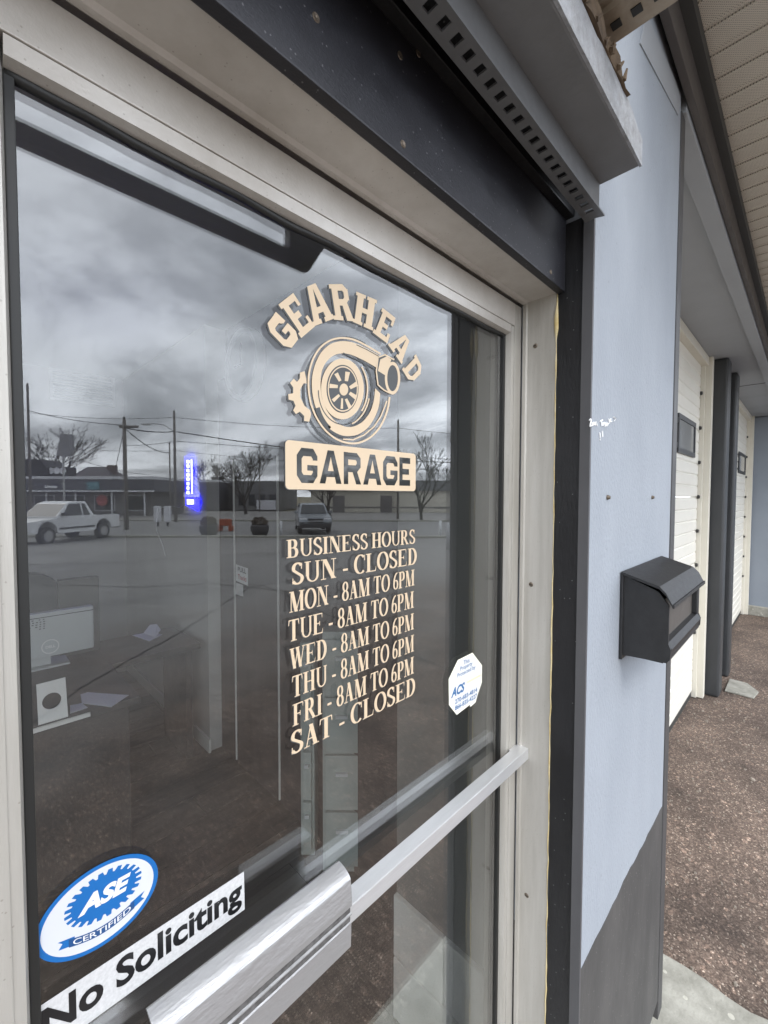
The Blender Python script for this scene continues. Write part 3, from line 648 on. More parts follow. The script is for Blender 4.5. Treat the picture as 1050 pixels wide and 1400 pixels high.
# logo: arched word, turbo emblem, name plate
lg = thing('logo_decal', 'cream GEARHEAD GARAGE logo decal with turbocharger emblem on the glass', 'decal', (0.42,YG,1.85))
S_ = 0.15
def slab_glyph(c):
    w = 0.26
    if c == 'G': return block_stroke([(0.86,0.66),(0.86,0.74),(0.74,0.86),(0.30,0.86),(0.15,0.72),(0.15,0.28),(0.30,0.13),(0.72,0.13),(0.86,0.26),(0.86,0.46)],w) + rect(0.50,1.0,0.38,0.53) + rect(0.80,1.0,0.62,1.0)
    if c == 'E': return rect(0.12,0.42,0,1)+rect(0.0,0.42,0.86,1)+rect(0.0,0.42,0,0.14)+rect(0.42,1,0.82,1)+rect(0.42,1,0,0.18)+rect(0.84,1,0.66,0.82)+rect(0.84,1,0.18,0.34)+rect(0.42,0.72,0.42,0.58)
    if c == 'A': return [[(0.06,0.08),(0.34,0.08),(0.54,1),(0.30,1)]]+[[(0.66,0.08),(0.96,0.08),(0.72,1),(0.50,1)]]+rect(0.28,0.72,0.26,0.42)+rect(0.0,0.42,0,0.12)+rect(0.58,1.0,0,0.12)
    if c == 'R': return rect(0.10,0.40,0,1)+rect(0.0,0.48,0,0.12)+block_stroke([(0.10,0.91),(0.66,0.91),(0.78,0.82),(0.78,0.60),(0.66,0.50),(0.40,0.50)],0.18)+rect(0.70,0.92,0.56,0.86)+[[(0.66,0.0),(1.0,0.0),(0.92,0.20),(0.80,0.48),(0.52,0.48)]]+rect(0.0,0.12,0.88,1.0)
    if c == 'H': return rect(0.08,0.38,0,1)+rect(0.62,0.92,0,1)+rect(0.38,0.62,0.42,0.58)+rect(0,0.46,0,0.11)+rect(0.54,1,0,0.11)+rect(0,0.46,0.89,1)+rect(0.54,1,0.89,1)
    if c == 'D': return rect(0.10,0.40,0,1)+rect(0.0,0.42,0,0.14)+rect(0.0,0.42,0.86,1)+block_stroke([(0.40,0.91),(0.66,0.91),(0.84,0.76),(0.84,0.24),(0.66,0.09),(0.40,0.09)],0.19)+rect(0.74,1.0,0.22,0.78)
ZO, ZS = (350.0,380.0), 1050/240.0
def zpt(zx, zy): 
    p = at_y(ZO[0]+zx/ZS, ZO[1]+zy/ZS, YG); return p
QUADS = [('G',(195,442),(268,345),(118,203),(50,292)),('E',(270,360),(352,290),(222,90),(133,160)),('A',(345,290),(467,243),(388,18),(270,66)),('R',(466,250),(586,260),(550,36),(434,38)),
 ('H',(578,262),(698,316),(724,134),(600,82)),('E',(697,326),(784,392),(834,240),(756,178)),('A',(788,398),(870,516),(934,402),(872,314)),('D',(872,546),(926,632),(1002,556),(956,456))]
for c, bl, br, tr_, tl in QUADS:
    g = slab_glyph(c)
    def bil(x, y, off=(0,0)):
        u0 = (bl[0]+(br[0]-bl[0])*x, bl[1]+(br[1]-bl[1])*x); u1 = (tl[0]+(tr_[0]-tl[0])*x, tl[1]+(tr_[1]-tl[1])*x)
        return zpt(u0[0]+(u1[0]-u0[0])*y+off[0], u0[1]+(u1[1]-u0[1])*y+off[1])
    def pl(x,y,k,off=(0,0),dy=0.0):
        p = bil(x,y,off); return (p.x, YG-dy-2e-6*k, p.z)
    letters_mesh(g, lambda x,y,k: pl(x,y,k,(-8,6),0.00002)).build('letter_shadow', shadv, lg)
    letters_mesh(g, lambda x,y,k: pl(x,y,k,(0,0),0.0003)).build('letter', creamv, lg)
lay = [0]
def zshape(name, m, polys, lev):
    b = MB()
    for k, q in enumerate(polys):
        b.add([(zpt(*p).x, YG-lev*0.00006-1e-6*k, zpt(*p).z) for p in q], [tuple(range(len(q)))])
    return b.build(name, m, lg)
def ring(cx,cy,rx0,ry0,rx1,ry1,t0=0,t1=360,n=48,cx1=None,cy1=None):
    cx1 = cx if cx1 is None else cx1; cy1 = cy if cy1 is None else cy1
    A = arc(cx,cy,rx0,ry0,t0,t1,n); B = arc(cx1,cy1,rx1,ry1,t0,t1,n)
    return [[A[i],A[i+1],B[i+1],B[i]] for i in range(n)]
def flip(polys): return polys
# gear teeth behind the left side
gear = [[(300,605),(290,558),(263,566),(262,600),(245,622),(225,603),(203,628),(222,655),(222,690),(192,695),(195,728),(224,735),(236,765),(222,792),(238,814),(262,800),(288,826),(287,855),(318,860),(330,815),(322,790),(290,765),(265,715),(265,665),(285,630),(302,632)]]
gsh = [[(p[0]-9,p[1]+9) for p in q] for q in gear]
zshape('gear_shadow', shadv, gsh, 1); 
gear2 = [[(300+(p[0]-300)*1.0, p[1]) for p in q] for q in gear]
zshape('gear', creamv, gear2, 3)
# dark body behind the snail
def pathpoly(P): return [P]
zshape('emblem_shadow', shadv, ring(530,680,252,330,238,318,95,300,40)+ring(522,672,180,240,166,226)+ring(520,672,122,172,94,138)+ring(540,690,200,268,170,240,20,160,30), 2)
# outer outline, from the pipe mouth round the snail's left side to the lower right
out_line = [(745,455),(660,405),(590,368),(520,356),(450,366),(385,410),(340,480),(314,570),(312,660),(325,750),(356,830),(405,905),(470,962),(540,990),(610,992),(680,960),(735,905),(772,835),(792,770),(798,712)]

zshape('outline', creamv, block_stroke([(520,965),(580,968),(645,940),(705,890),(745,830),(770,770),(782,735)], 8), 5)
# the snail's broad band with its pipe
A_ = [(722,538),(640,490),(560,455),(505,448),(455,465),(415,505),(390,560),(384,640),(392,720),(420,790),(462,850),(520,890),(580,894),(640,862),(685,800),(706,730),(712,660)]
B_ = [(735,462),(655,418),(585,385),(515,374),(445,390),(385,445),(350,520),(332,600),(335,690),(352,770),(392,850),(450,915),(520,948),(600,945),(665,905),(712,835),(738,760),(742,690)]
def resample(P, n):
    d=[0]
    for i in range(1,len(P)): d.append(d[-1]+math.hypot(P[i][0]-P[i-1][0],P[i][1]-P[i-1][1]))
    o=[]
    for k in range(n+1):
        t=d[-1]*k/n; i=max(j for j in range(len(d)) if d[j]<=t+1e-9); i=min(i,len(P)-2); f=(t-d[i])/(d[i+1]-d[i]); o.append((P[i][0]+(P[i+1][0]-P[i][0])*f,P[i][1]+(P[i+1][1]-P[i][1])*f))
    return o
def smooth(P,it=2):
    for _ in range(it):
        P=[P[0]]+[tuple((P[i-1][j]+2*P[i][j]+P[i+1][j])/4 for j in (0,1)) for i in range(1,len(P)-1)]+[P[-1]]
    return P
zshape('outline', creamv, block_stroke(smooth(resample(out_line,80),4), 11), 5)
a_, b_ = smooth(resample(A_,60)), smooth(resample(B_,60))
zshape('snail_band', creamv, [[a_[i],a_[i+1],b_[i+1],b_[i]] for i in range(60)], 4)
zshape('shadow_line', shadv, block_stroke([(600,400),(660,428),(735,470)],5)+block_stroke([(520,450),(560,470),(640,505),(718,550)],9)+block_stroke(arc(522,672,150,205,70,180,20),6), 6)
# wheel: ring, dark well, thin ring, blades, hub
zshape('wheel_ring', creamv, ring(516,664,128,182,96,144), 7)
zshape('wheel_well', shadv, [[p for p in arc(518,664,95,143,0,360,40)][:-1]], 6)
zshape('wheel_rim', creamv, ring(518,664,90,136,84,128), 8)
bl_ = []
for (x,y,a,L_,w_) in ((490,594,62,52,24),(543,590,98,56,28),(582,645,150,50,28),(578,702,215,48,26),(549,750,245,58,22),(513,752,272,62,15),(478,718,318,52,22),(463,648,5,50,26)):
    ca, sa = math.cos(R(a)), math.sin(R(a)); h, w2 = L_/2, w_/2
    bl_.append([(x+px*ca-py*sa, y+px*sa+py*ca) for px,py in ((-h,-w2),(h,-w2*0.7),(h,w2*0.7),(-h,w2))])
zshape('blade', creamv, bl_, 8)
zshape('hub', creamv, [arc(524,668,26,36,0,360,24)[:-1]], 9)
zshape('swoosh', creamv, block_stroke(arc(516,664,150,205,-40,40,14),9)+block_stroke(arc(516,664,165,222,15,70,14),8), 8)
# pipe mouth
zshape('pipe_mouth', shadv, [[(728,480),(770,455),(835,490),(858,560),(845,640),(805,692),(740,665),(716,600)]], 9)
zshape('pipe_band', creamv, [[(742,488),(780,470),(808,488),(790,540),(775,585),(728,556)]], 10)
zshape('pipe_ring', creamv, ring(815,600,46,98,32,78), 11)
zshape('pipe_edge', creamv, block_stroke([(728,480),(718,560),(728,640),(765,672),(800,690)],8)+block_stroke([(730,475),(770,460),(825,490)],8), 11)
zshape('pipe_hole', shadv, [arc(818,602,26,68,0,360,24)[:-1]], 10)
# name plate with rounded corners; letters coloured dark for the dim room behind
def px2(px,py,lev): p = at_y(px,py,YG); return (p.x, YG-lev*0.00006, p.z)
c0, c1, c2, c3 = at_y(387,603,YG), at_y(566,621.5,YG), at_y(566,670,YG), at_y(388.5,668.8,YG)
x0, x1, z0, z1 = 0.2915, 0.5395, 1.7085, 1.7700; r_ = 0.006
rp = []
for cx, cz, t in ((x1-r_,z1-r_,0),(x0+r_,z1-r_,90),(x0+r_,z0+r_,180),(x1-r_,z0+r_,270)): rp += arc(cx,cz,r_,r_,t,t+90,6)
MB().add([(p[0]-0.0012,YG-0.00002,p[1]-0.0008) for p in rp],[tuple(range(len(rp)))]).build('plate_shadow', shadv, lg)
MB().add([(p[0],YG-0.0003,p[1]) for p in rp],[tuple(range(len(rp)))]).build('name_plate', creamv, lg)
def block_glyph(c):
    w = 0.23
    if c == 'G': return block_stroke([(0.88,0.66),(0.88,0.74),(0.74,0.885),(0.27,0.885),(0.12,0.74),(0.12,0.26),(0.27,0.115),(0.74,0.115),(0.88,0.26),(0.88,0.43)],w) + rect(0.5,1.0,0.36,0.52)
    if c == 'A': return [[(0,0),(0.25,0),(0.56,1),(0.36,1)]]+[[(0.75,0),(1,0),(0.64,1),(0.44,1)]]+rect(0.22,0.78,0.20,0.38)
    if c == 'R': return rect(0.02,0.26,0,1)+block_stroke([(0.2,0.885),(0.70,0.885),(0.84,0.78),(0.84,0.60),(0.70,0.49),(0.2,0.49)],0.22)+[[(0.70,0),(0.98,0),(0.72,0.46),(0.46,0.46)]]
    if c == 'E': return rect(0.03,0.29,0,1)+rect(0.29,0.92,0.79,1)+rect(0.29,0.92,0,0.21)+rect(0.29,0.82,0.40,0.60)
gx = 0.3080; widths = [0.0325,0.0375,0.0340,0.0375,0.0325,0.0290]; gap = 0.0034
for c, w_ in zip("GARAGE", widths):
    g = block_glyph(c)
    letters_mesh(g, lambda x,y,k: (gx+w_*x, YG-0.0004-2e-6*k, 1.7170+0.0450*y)).build('dark_letter', darkv, lg)
    gx += w_ + gap

# built-in sans lettering turned into flat meshes
def text_polys(s, bold=0.0, shear=0.0):
    cu = bpy.data.curves.new('t','FONT'); cu.body = s; cu.offset = bold; cu.shear = shear; cu.fill_mode = 'FRONT'; cu.resolution_u = 4
    o = bpy.data.objects.new('t', cu); sc.collection.objects.link(o)
    dg = bpy.context.evaluated_depsgraph_get(); me = o.evaluated_get(dg).to_mesh()
    V = [(v.co.x, v.co.y) for v in me.vertices]; F = [tuple(p.vertices) for p in me.polygons]
    o.evaluated_get(dg).to_mesh_clear(); bpy.data.objects.remove(o); bpy.data.curves.remove(cu)
    return V, F
def text_fit(s, place, name, m, parent, bold=0.0, shear=0.0, caps=None):
    V, F = text_polys(s, bold, shear)
    x0 = min(v[0] for v in V); x1 = max(v[0] for v in V); y0 = min(v[1] for v in V); y1 = max(v[1] for v in V)
    b = MB(); b.add([place((v[0]-x0)/(x1-x0), (v[1]-y0)/(y1-y0)) for v in V], F)
    return b.build(name, m, parent)

# certification sticker
ase = thing('certification_sticker', 'oval blue and white ASE certified sticker low on the glass', 'sticker', (0.087,YG,1.313))
cx, cz, rx, rz = 0.0885, 1.3135, 0.0495, 0.0400
def flat(name, m, polys, parent, lev):
    b = MB()
    for k, q in enumerate(polys): b.add([(p[0], YG-lev*0.00008-1e-6*k, p[1]) for p in q], [tuple(range(len(q)))])
    return b.build(name, m, parent)
flat('border', bluev, [arc(cx,cz,rx,rz,0,360,64)[:-1]], ase, 1)
flat('field', asevin, [arc(cx,cz,rx*0.915,rz*0.905,0,360,64)[:-1]], ase, 2)
gp_ = []
for i in range(24):
    t = 15*i
    for dt, rr in ((0,0.84),(2.2,1.0),(9.0,1.0),(11.5,0.84)): gp_.append((cx+0.003+0.0315*rr*math.cos(R(t+dt)), cz+0.0085+0.0225*rr*math.sin(R(t+dt))))
flat('gear', bluev, [gp_], ase, 3)
text_fit('ASE', lambda x,y: (cx-0.0185+0.0435*x, YG-0.0004, cz+0.0005+0.0165*y), 'emblem_letters', whitev, ase, 0.05, 0.30)
rb = [[(cx-0.0255+0.053*t, cz-0.0185-0.0060*math.cos((t-0.5)*math.pi)+0.004) for t in [i/12 for i in range(13)]]]
low = [(p[0], p[1]-0.0075) for p in rb[0]]
flat('ribbon', navyv, [[rb[0][i],rb[0][i+1],low[i+1],low[i]] for i in range(12)], ase, 3)
for q in ([(cx-0.0335,cz-0.0115),(cx-0.021,cz-0.0145),(cx-0.021,cz-0.0225),(cx-0.0330,cz-0.0190),(cx-0.0300,cz-0.0150)],[(cx+0.0370,cz-0.0105),(cx+0.0335,cz-0.0150),(cx+0.0365,cz-0.0180),(cx+0.024,cz-0.0225),(cx+0.024,cz-0.0145)]):
    flat('ribbon_tail', bluev, [q], ase, 2.5)
def rib(x,y):
    t = 0.06+0.88*x; return (cx-0.0255+0.053*t, YG-0.0005, cz-0.0185-0.0060*math.cos((t-0.5)*math.pi)+0.004-0.0062+0.0052*y)
text_fit('CERTIFIED', rib, 'ribbon_letters', whitev, ase, 0.008)

# no soliciting sign
ns = thing('no_soliciting_sticker', 'pale No Soliciting strip sticker with bold black letters', 'sticker', (0.13,YG,1.23))
flat('strip', palev, [[(0.0305,1.2080),(0.2320,1.2080),(0.2315,1.2550),(0.0305,1.2550)]], ns, 1)
text_fit('No Soliciting', lambda x,y: (0.0425+0.1860*x, YG-0.0004, 1.2120+0.0380*y), 'letters', blackv, ns, 0.030)

# alarm company sticker
ac = thing('alarm_sticker', 'cream octagonal alarm company sticker with torn corner on glass', 'sticker', (0.695,YG,1.338))
oc = [(0.667,1.391),(0.714,1.390),(0.749,1.357),(0.7475,1.310),(0.722,1.2935),(0.7165,1.2835),(0.7065,1.2805),(0.7055,1.288),(0.657,1.290),(0.636,1.313),(0.635,1.363)]
oc = [(0.6640,1.3910),(0.7140,1.3920),(0.7490,1.3570),(0.7490,1.3215),(0.7340,1.3010),(0.7270,1.2880),(0.7080,1.2850),(0.7065,1.2900),(0.6620,1.2860),(0.6370,1.3140),(0.6355,1.3630)]
cxo = sum(p[0] for p in oc)/len(oc); czo = sum(p[1] for p in oc)/len(oc)
flat('backing', mat('cream_sticker_edge',(0.80,0.79,0.66),0.5), [oc], ac, 1)
flat('face', whitev, [[(cxo+(p[0]-cxo)*0.94, czo+(p[1]-czo)*0.94) for p in oc]], ac, 2)
def ln(s, x0, x1, z0, z1, m=acsblue, bold=0.0, shear=0.0):
    text_fit(s, lambda x,y: (x0+(x1-x0)*x, YG-0.0004, z0+(z1-z0)*y), 'print', m, ac, bold, shear)
ln('This',0.683,0.703,1.3765,1.3845,bold=0.005); ln('Property',0.672,0.713,1.3655,1.3755,bold=0.005); ln('Protected by',0.663,0.724,1.3550,1.3650,bold=0.005)
ln('ACS',0.643,0.688,1.3240,1.3420,bold=0.04,shear=0.3)
flat('line', acsgold, [[(0.694,1.3360),(0.744,1.3360),(0.744,1.3400),(0.694,1.3400)]], ac, 3)
ln('270-683-4814',0.656,0.731,1.3085,1.3175,bold=0.02); ln('866-835-4227',0.656,0.731,1.2965,1.3055,bold=0.02)

# ------------------------------------------------------------------ mailbox on the blue wall
mbx = thing('mailbox', 'black metal letter box mounted on the blue wall', 'mailbox', (1.25,YW,1.34))
mx0, mx1 = 1.068, 1.430; yb, yf = YW-0.001, -0.262
b = MB(); b.prism([(yb-0.006,1.338),(yf+0.004,1.342),(yf-0.002,1.352),(yf-0.003,1.372),(yf+0.002,1.384),(yf+0.002,1.466),(yf+0.022,1.494),(yb-0.006,1.522)], 0, mx0+0.004, mx0+0.010); b.build('side_panel', mailb, mbx)
b = MB(); b.prism([(yb-0.006,1.338),(yf+0.004,1.342),(yf-0.002,1.352),(yf-0.003,1.372),(yf+0.002,1.384),(yf+0.002,1.466),(yf+0.022,1.494),(yb-0.006,1.522)], 0, mx1-0.010, mx1-0.004); b.build('side_panel', mailb, mbx)
MB().box(mx0-0.002, mx1+0.002, yb-0.006, yb, 1.328, 1.528).build('back_plate', mailb, mbx, bevel=0.0015)
MB().box(mx0+0.01, mx1-0.01, yf+0.012, yb-0.006, 1.338, 1.343).build('bottom', mailb, mbx)
b = MB()
b.box(mx0+0.0105, mx1-0.0105, yf, yf+0.006, 1.346, 1.3555)
b.build('lower_edge', mailb, mbx, bevel=0.001)
b = MB(); b.prism([(yf,1.356),(yf-0.004,1.372),(yf+0.004,1.384),(yf+0.020,1.388),(yf+0.020,1.384),(yf+0.008,1.372),(yf+0.006,1.356)], 0, mx0+0.0105, mx1-0.0105); b.build('lower_lip', mailb, mbx)
MB().box(mx0+0.010, mx1-0.030, yf+0.014, yf+0.018, 1.386, 1.476).build('front_panel', mail_in, mbx)
MB().box(mx1-0.032, mx1-0.010, yf+0.001, yf+0.022, 1.386, 1.478).build('front_upright', mailb, mbx, bevel=0.003)
lid = []
for i in range(9):
    t = i/8; y = yb-0.002 + (yf-0.006-yb+0.002)*t
    z = 1.530 - 0.030*t - (0.0 if t < 0.72 else 0.030*((t-0.72)/0.28)**2)
    lid.append((y,z))
lid2 = [(y, z-0.006) for y, z in lid[::-1]]
b = MB(); b.prism(lid+lid2, 0, mx0-0.004, mx1+0.006); b.build('lid', mailb, mbx)
b = MB(); b.box(mx0-0.004, mx1+0.006, yf-0.009, yf-0.0055, 1.464, 1.472); b.build('lid_edge', mailb, mbx, bevel=0.001)

# ------------------------------------------------------------------ garage doors
def garage(x0, x1, label, wins):
    g = thing('garage_door', label, 'garage door', ((x0+x1)/2, 0.22, 0), 'cream garage doors along the front')
    Yd = 0.215; H = 2.80; ns_ = 5; h = H/ns_
    for i in range(ns_):
        z0 = 0.02 + i*h; b = MB(); prof = [(Yd+0.03, z0+0.002)]
        nr = 6
        prof.append((Yd+0.004, z0+0.002))
        for k in range(nr):
            a = z0+0.004 + k*(h-0.008)/nr; c = (h-0.008)/nr
            prof += [(Yd, a+0.004),(Yd, a+c-0.016),(Yd+0.006, a+c-0.010),(Yd+0.006, a+c-0.004)]
        prof += [(Yd+0.004,z0+h-0.002),(Yd+0.03,z0+h-0.002)]
        p_ = MB().prism(prof, 0, x0, x1).build('door_section', cream, g)
    MB().box(x0, x1, Yd+0.004, Yd+0.028, -0.03, 0.019).build('bottom_seal', darkt, g)
    MB().box(x1+0.004, x1+0.03, Yd-0.03, Yd+0.05, -0.03, 2.872).build('side_stop', creamf, g, bevel=0.003)
    MB().box(x1+0.03, x1+0.10, Yd-0.075, Yd+0.05, -0.03, 2.872).build('side_frame', creamf, g, bevel=0.003)
    MB().box(x0-0.1, x1+0.03, Yd-0.05, Yd+0.05, 2.800, 2.870).build('top_frame', creamf, g, bevel=0.003)
    for i in range(1, 9):
        z = 0.25 + i*0.29
        MB().lathe([(0.0,-0.014),(0.012,-0.014),(0.016,-0.005),(0.016,0.002)], 10, (x1-0.012, Yd-0.004, z), 'Y').build('hinge_cap', darkt, g)
    for wx0, wx1 in wins:
        wz0, wz1 = 2.015, 2.290
        b = MB()
        fw = 0.035
        b.box(wx0,wx1,Yd-0.016,Yd+0.004,wz0,wz0+fw); b.box(wx0,wx1,Yd-0.016,Yd+0.004,wz1-fw,wz1); b.box(wx0,wx0+fw,Yd-0.016,Yd+0.004,wz0+fw,wz1-fw); b.box(wx1-fw,wx1,Yd-0.016,Yd+0.004,wz0+fw,wz1-fw)
        wf = b.build('window', postp, g)
        pn = MB().box(wx0+fw,wx1-fw,Yd-0.009,Yd-0.006,wz0+fw,wz1-fw).build('pane', mat_pane, g)
        pn.parent = wf; pn.matrix_parent_inverse = Matrix.Identity(4)
        for z in (wz0+0.05, wz1-0.05):
            c = MB().box(wx0-0.02,wx0,Yd-0.012,Yd,z-0.018,z+0.018).build('clip', postp, g); c.parent = wf; c.matrix_parent_inverse = Matrix.Identity(4)
    return g
mat_pane = mat('frosted_pane', (0.30,0.31,0.31), 0.08, 0, 0.6)
garage(1.72, 4.46, 'nearer cream ribbed garage door with one grey framed window in view', [(2.2,2.8),(3.60,4.22)])
garage(5.45, 8.16, 'farther cream ribbed garage door beyond the charcoal posts', [(6.1,6.7),(7.20,7.98)])

# ------------------------------------------------------------------ the office behind the glass
plankm = mat('dark_floor_plank', (0.055,0.044,0.035), 0.42, var=0.8, vscale=9, col2=(0.026,0.021,0.017), stretch=(0.25,3,1), bump=0.1)
plankm2 = mat('brown_floor_plank', (0.07,0.057,0.046), 0.45, var=0.8, vscale=9, col2=(0.034,0.028,0.022), stretch=(0.25,3,1), bump=0.1)
intw   = mat('office_wall_paint', (0.42,0.415,0.40), 0.75, var=0.2, vscale=2)
blockm = mat('grey_block_paint', (0.72,0.71,0.68), 0.8, var=0.6, vscale=6, col2=(0.58,0.57,0.54), bump=0.7, bscale=90)
mortar = mat('mortar', (0.18,0.18,0.17), 0.9)
panelw = mat('dark_wood_panel', (0.060,0.046,0.040), 0.5, var=0.6, vscale=8, col2=(0.035,0.028,0.026), stretch=(1,1,0.15))
deskm  = mat('dark_desk', (0.024,0.021,0.019), 0.45, var=0.5, vscale=10, col2=(0.03,0.026,0.024))
trimw  = mat('white_trim', (0.6,0.6,0.58), 0.5)
paper  = mat('paper', (0.72,0.73,0.76), 0.8)
moncas = mat('silver_plastic', (0.42,0.44,0.45), 0.4)
blackpl = mat('black_plastic', (0.015,0.015,0.017), 0.45)
cabm   = mat('grey_green_cabinet', (0.30,0.335,0.32), 0.45, var=0.3, vscale=4)
ceilm  = mat('ceiling_tile', (0.5,0.5,0.49), 0.9)
neonb  = mat('blue_neon', (0.0,0.0,0.1), 0.4, emit=(0.002,0.0015,1.0), estr=4.0)
neonw  = mat('white_neon', (0.5,0.5,0.6), 0.4, emit=(0.82,0.86,1.0), estr=1.1)
redp   = mat('red_print', (0.35,0.04,0.04), 0.5)

fl = MB().box(-3.3, 2.0, 0.12, 4.4, -0.06, -0.012).build('interior_floor', deskm); tag(fl, None, None, None, 'structure')
random.seed(21); proto = {}
pwid, plen = 0.19, 1.25; row = 0; y = 0.06
while y < 4.3:
    x = -0.9 - random.uniform(0, plen)
    while x < 1.2:
        key = random.choice((0,1))
        if key not in proto:
            pb = MB().box(0,plen-0.003,0,pwid-0.003,-0.012,0.0).build('plank', (plankm,plankm2)[key], fl, bevel=0.0015); proto[key] = pb
        else: pb = copy_obj(proto[key], fl)
        pb.matrix_parent_inverse = Matrix.Identity(4); pb.location = (x, y, 0)
        x += plen
    y += pwid
# walls
def swall(name, m, *bx):
    o = MB().box(*bx).build(name, m); tag(o, None, None, None, 'structure'); return o
swall('interior_back_wall', intw, -3.3, 1.3, 4.2, 4.35, -0.01, 2.9)
swall('interior_left_wall', intw, -3.4, -3.25, 0.12, 4.3, -0.01, 2.9)
swall('interior_right_wall', intw, 1.16, 1.30, 2.32, 4.3, -0.01, 2.9)
wr = swall('interior_side_wall', panelw, 1.30, 1.42, 0.46, 2.32, -0.01, 2.9)
swall('interior_ceiling', ceilm, -3.3, 1.5, 0.12, 4.3, 2.80, 2.9)
bp = MB().box(1.146, 1.16, 2.30, 4.2, 0.0, 0.09).build('baseboard', trimw); tag(bp, None, None, None, 'structure')
# brown glazed partition with thin bright edge strips in front of the side wall
pt_ = thing('glazed_partition', 'dark brown glazed inner door with thin metal edge strips', 'door', (1.2,1.6,0))
MB().box(1.235,1.265,0.62,2.30,0.0,2.45).build('leaf', panelw, pt_)
for px in (290,298,322,381):
    p = at_x(px, 900, 1.23); MB().box(1.226,1.234,p.y-0.004,p.y+0.004,0.02,1.92).build('edge_strip', trimw, pt_)
pu = thing('pull_sign', 'small white PULL sign stuck on the dark inner door', 'sign', (1.22,1.88,1.2))
def xs(px,py,X=1.222): return at_x(px,py,X)
def xquad(name,m,pts,par,X): 
    P=[at_x(px,py,X) for px,py in pts]; return MB().add([tuple(p) for p in P],[(0,1,2,3)]).build(name,m,par)
xquad('card', whitev, ((322.5,771.5),(339,777),(339,801),(322.5,794)), pu, 1.224)
xquad('lower_card', whitev, ((322.5,796.5),(332.5,800),(332.5,815.5),(322.5,812.5)), pu, 1.224)
def xtext(s,q,m,par,X,bold=0.02):
    bl,br,tr_,tl=q
    def f(x,y):
        ax=bl[0]+(br[0]-bl[0])*x; ay=bl[1]+(br[1]-bl[1])*x; bx=tl[0]+(tr_[0]-tl[0])*x; by=tl[1]+(tr_[1]-tl[1])*x
        return tuple(at_x(ax+(bx-ax)*y, ay+(by-ay)*y, X))
    return text_fit(s,f,'print',m,par,bold)
xtext('PULL',((325,781),(336.5,785),(336.5,778),(325,774.5)),blackv,pu,1.2235,0.03)
xtext('Thanks',((325,791),(337,796),(337,788.5),(325,784.5)),redp,pu,1.2235,0.02)
# concrete block return beside the door
bw = thing('block_wall', 'grey painted concrete block return beside the door', 'wall', (1.0,0.25,0))
MB().box(0.985,1.18,0.045,0.452,0.0,2.8).build('mortar_bed', mortar, bw)
pb0 = {}
cz_ = 0.0; i = 0; ch = 0.2085
while cz_ < 2.75:
    cuts = [0.03,0.252,0.455] if i % 2 else [0.03,0.178,0.455]
    for a_y, b_y in zip(cuts[:-1], cuts[1:]):
        key = (i % 2, a_y)
        if key not in pb0:
            blk = MB().box(0.970,1.0,a_y+0.003,b_y-0.003,0.003,ch-0.004).build('block', blockm, bw, bevel=0.003); pb0[key] = blk
            blk.matrix_parent_inverse = Matrix.Translation(-Vector(bw.location)); blk.location = (0,0,cz_)
        else:
            blk = copy_obj(pb0[key], bw); blk.location = (0,0,cz_)
    cz_ += ch; i += 1
# filing cabinets
def cabinet(px0, px1, py, zt, label, dpt=0.4):
    a, c = at_z(px0,py,0), at_z(px1,py,0); d = (c-a); d.z = 0; w = d.length; d.normalize()
    nrm = Vector((-d.y, d.x, 0));
    if nrm.dot(FWD) < 0: nrm = -nrm
    t = thing('filing_cabinet', label, 'cabinet', (a.x,a.y,0), 'grey cabinets in the office')
    t.rotation_euler = (0,0,math.atan2(d.y,d.x))
    s = 1
    MB().box(0,w,0.01,dpt,0.0,zt).build('body', cabm, t, bevel=0.006)
    for k in range(4):
        z0 = 0.04+k*(zt-0.06)/4; f = MB().box(0.012,w-0.012,-0.008,0.01,z0,z0+(zt-0.06)/4-0.012).build('drawer', cabm, t, bevel=0.004)
        h_ = MB().box(w*0.35,w*0.65,-0.02,-0.008,z0+0.16,z0+0.175).build('handle', moncas, t); h_.parent = f
    return t
cabinet(441,495,1195,1.10,'wide grey-green filing cabinet standing in the dark office')
cabinet(411,430,1172,1.02,'narrow grey-green cabinet left of the wider cabinet',0.3)
# desk
dk = thing('desk', 'dark desk with pale front edge seen through the glass', 'desk', (0,2.2,0))
MB().box(-1.5,0.60,1.762,2.70,0.715,0.75).build('top', deskm, dk, bevel=0.003)
MB().box(-1.5,0.40,1.755,1.762,0.728,0.746).build('edge_band', trimw, dk)
MB().box(-1.45,0.56,1.80,1.83,0.0,0.715).build('front_panel', deskm, dk)
for x in (-1.45,0.53): MB().box(x,x+0.04,1.84,2.66,0.0,0.715).build('leg_panel', deskm, dk)
MB().box(0.60,1.10,2.30,2.80,0.715,0.75).build('side_top', deskm, dk, bevel=0.003)
MB().box(1.02,1.06,2.34,2.76,0.0,0.715).build('leg_panel', deskm, dk)
tag(MB().box(0.415,0.616,2.62,2.68,0.75,1.205).build('dark_divider', deskm, bevel=0.004), 'dark upright desk divider to the right of the monitor', 'divider')
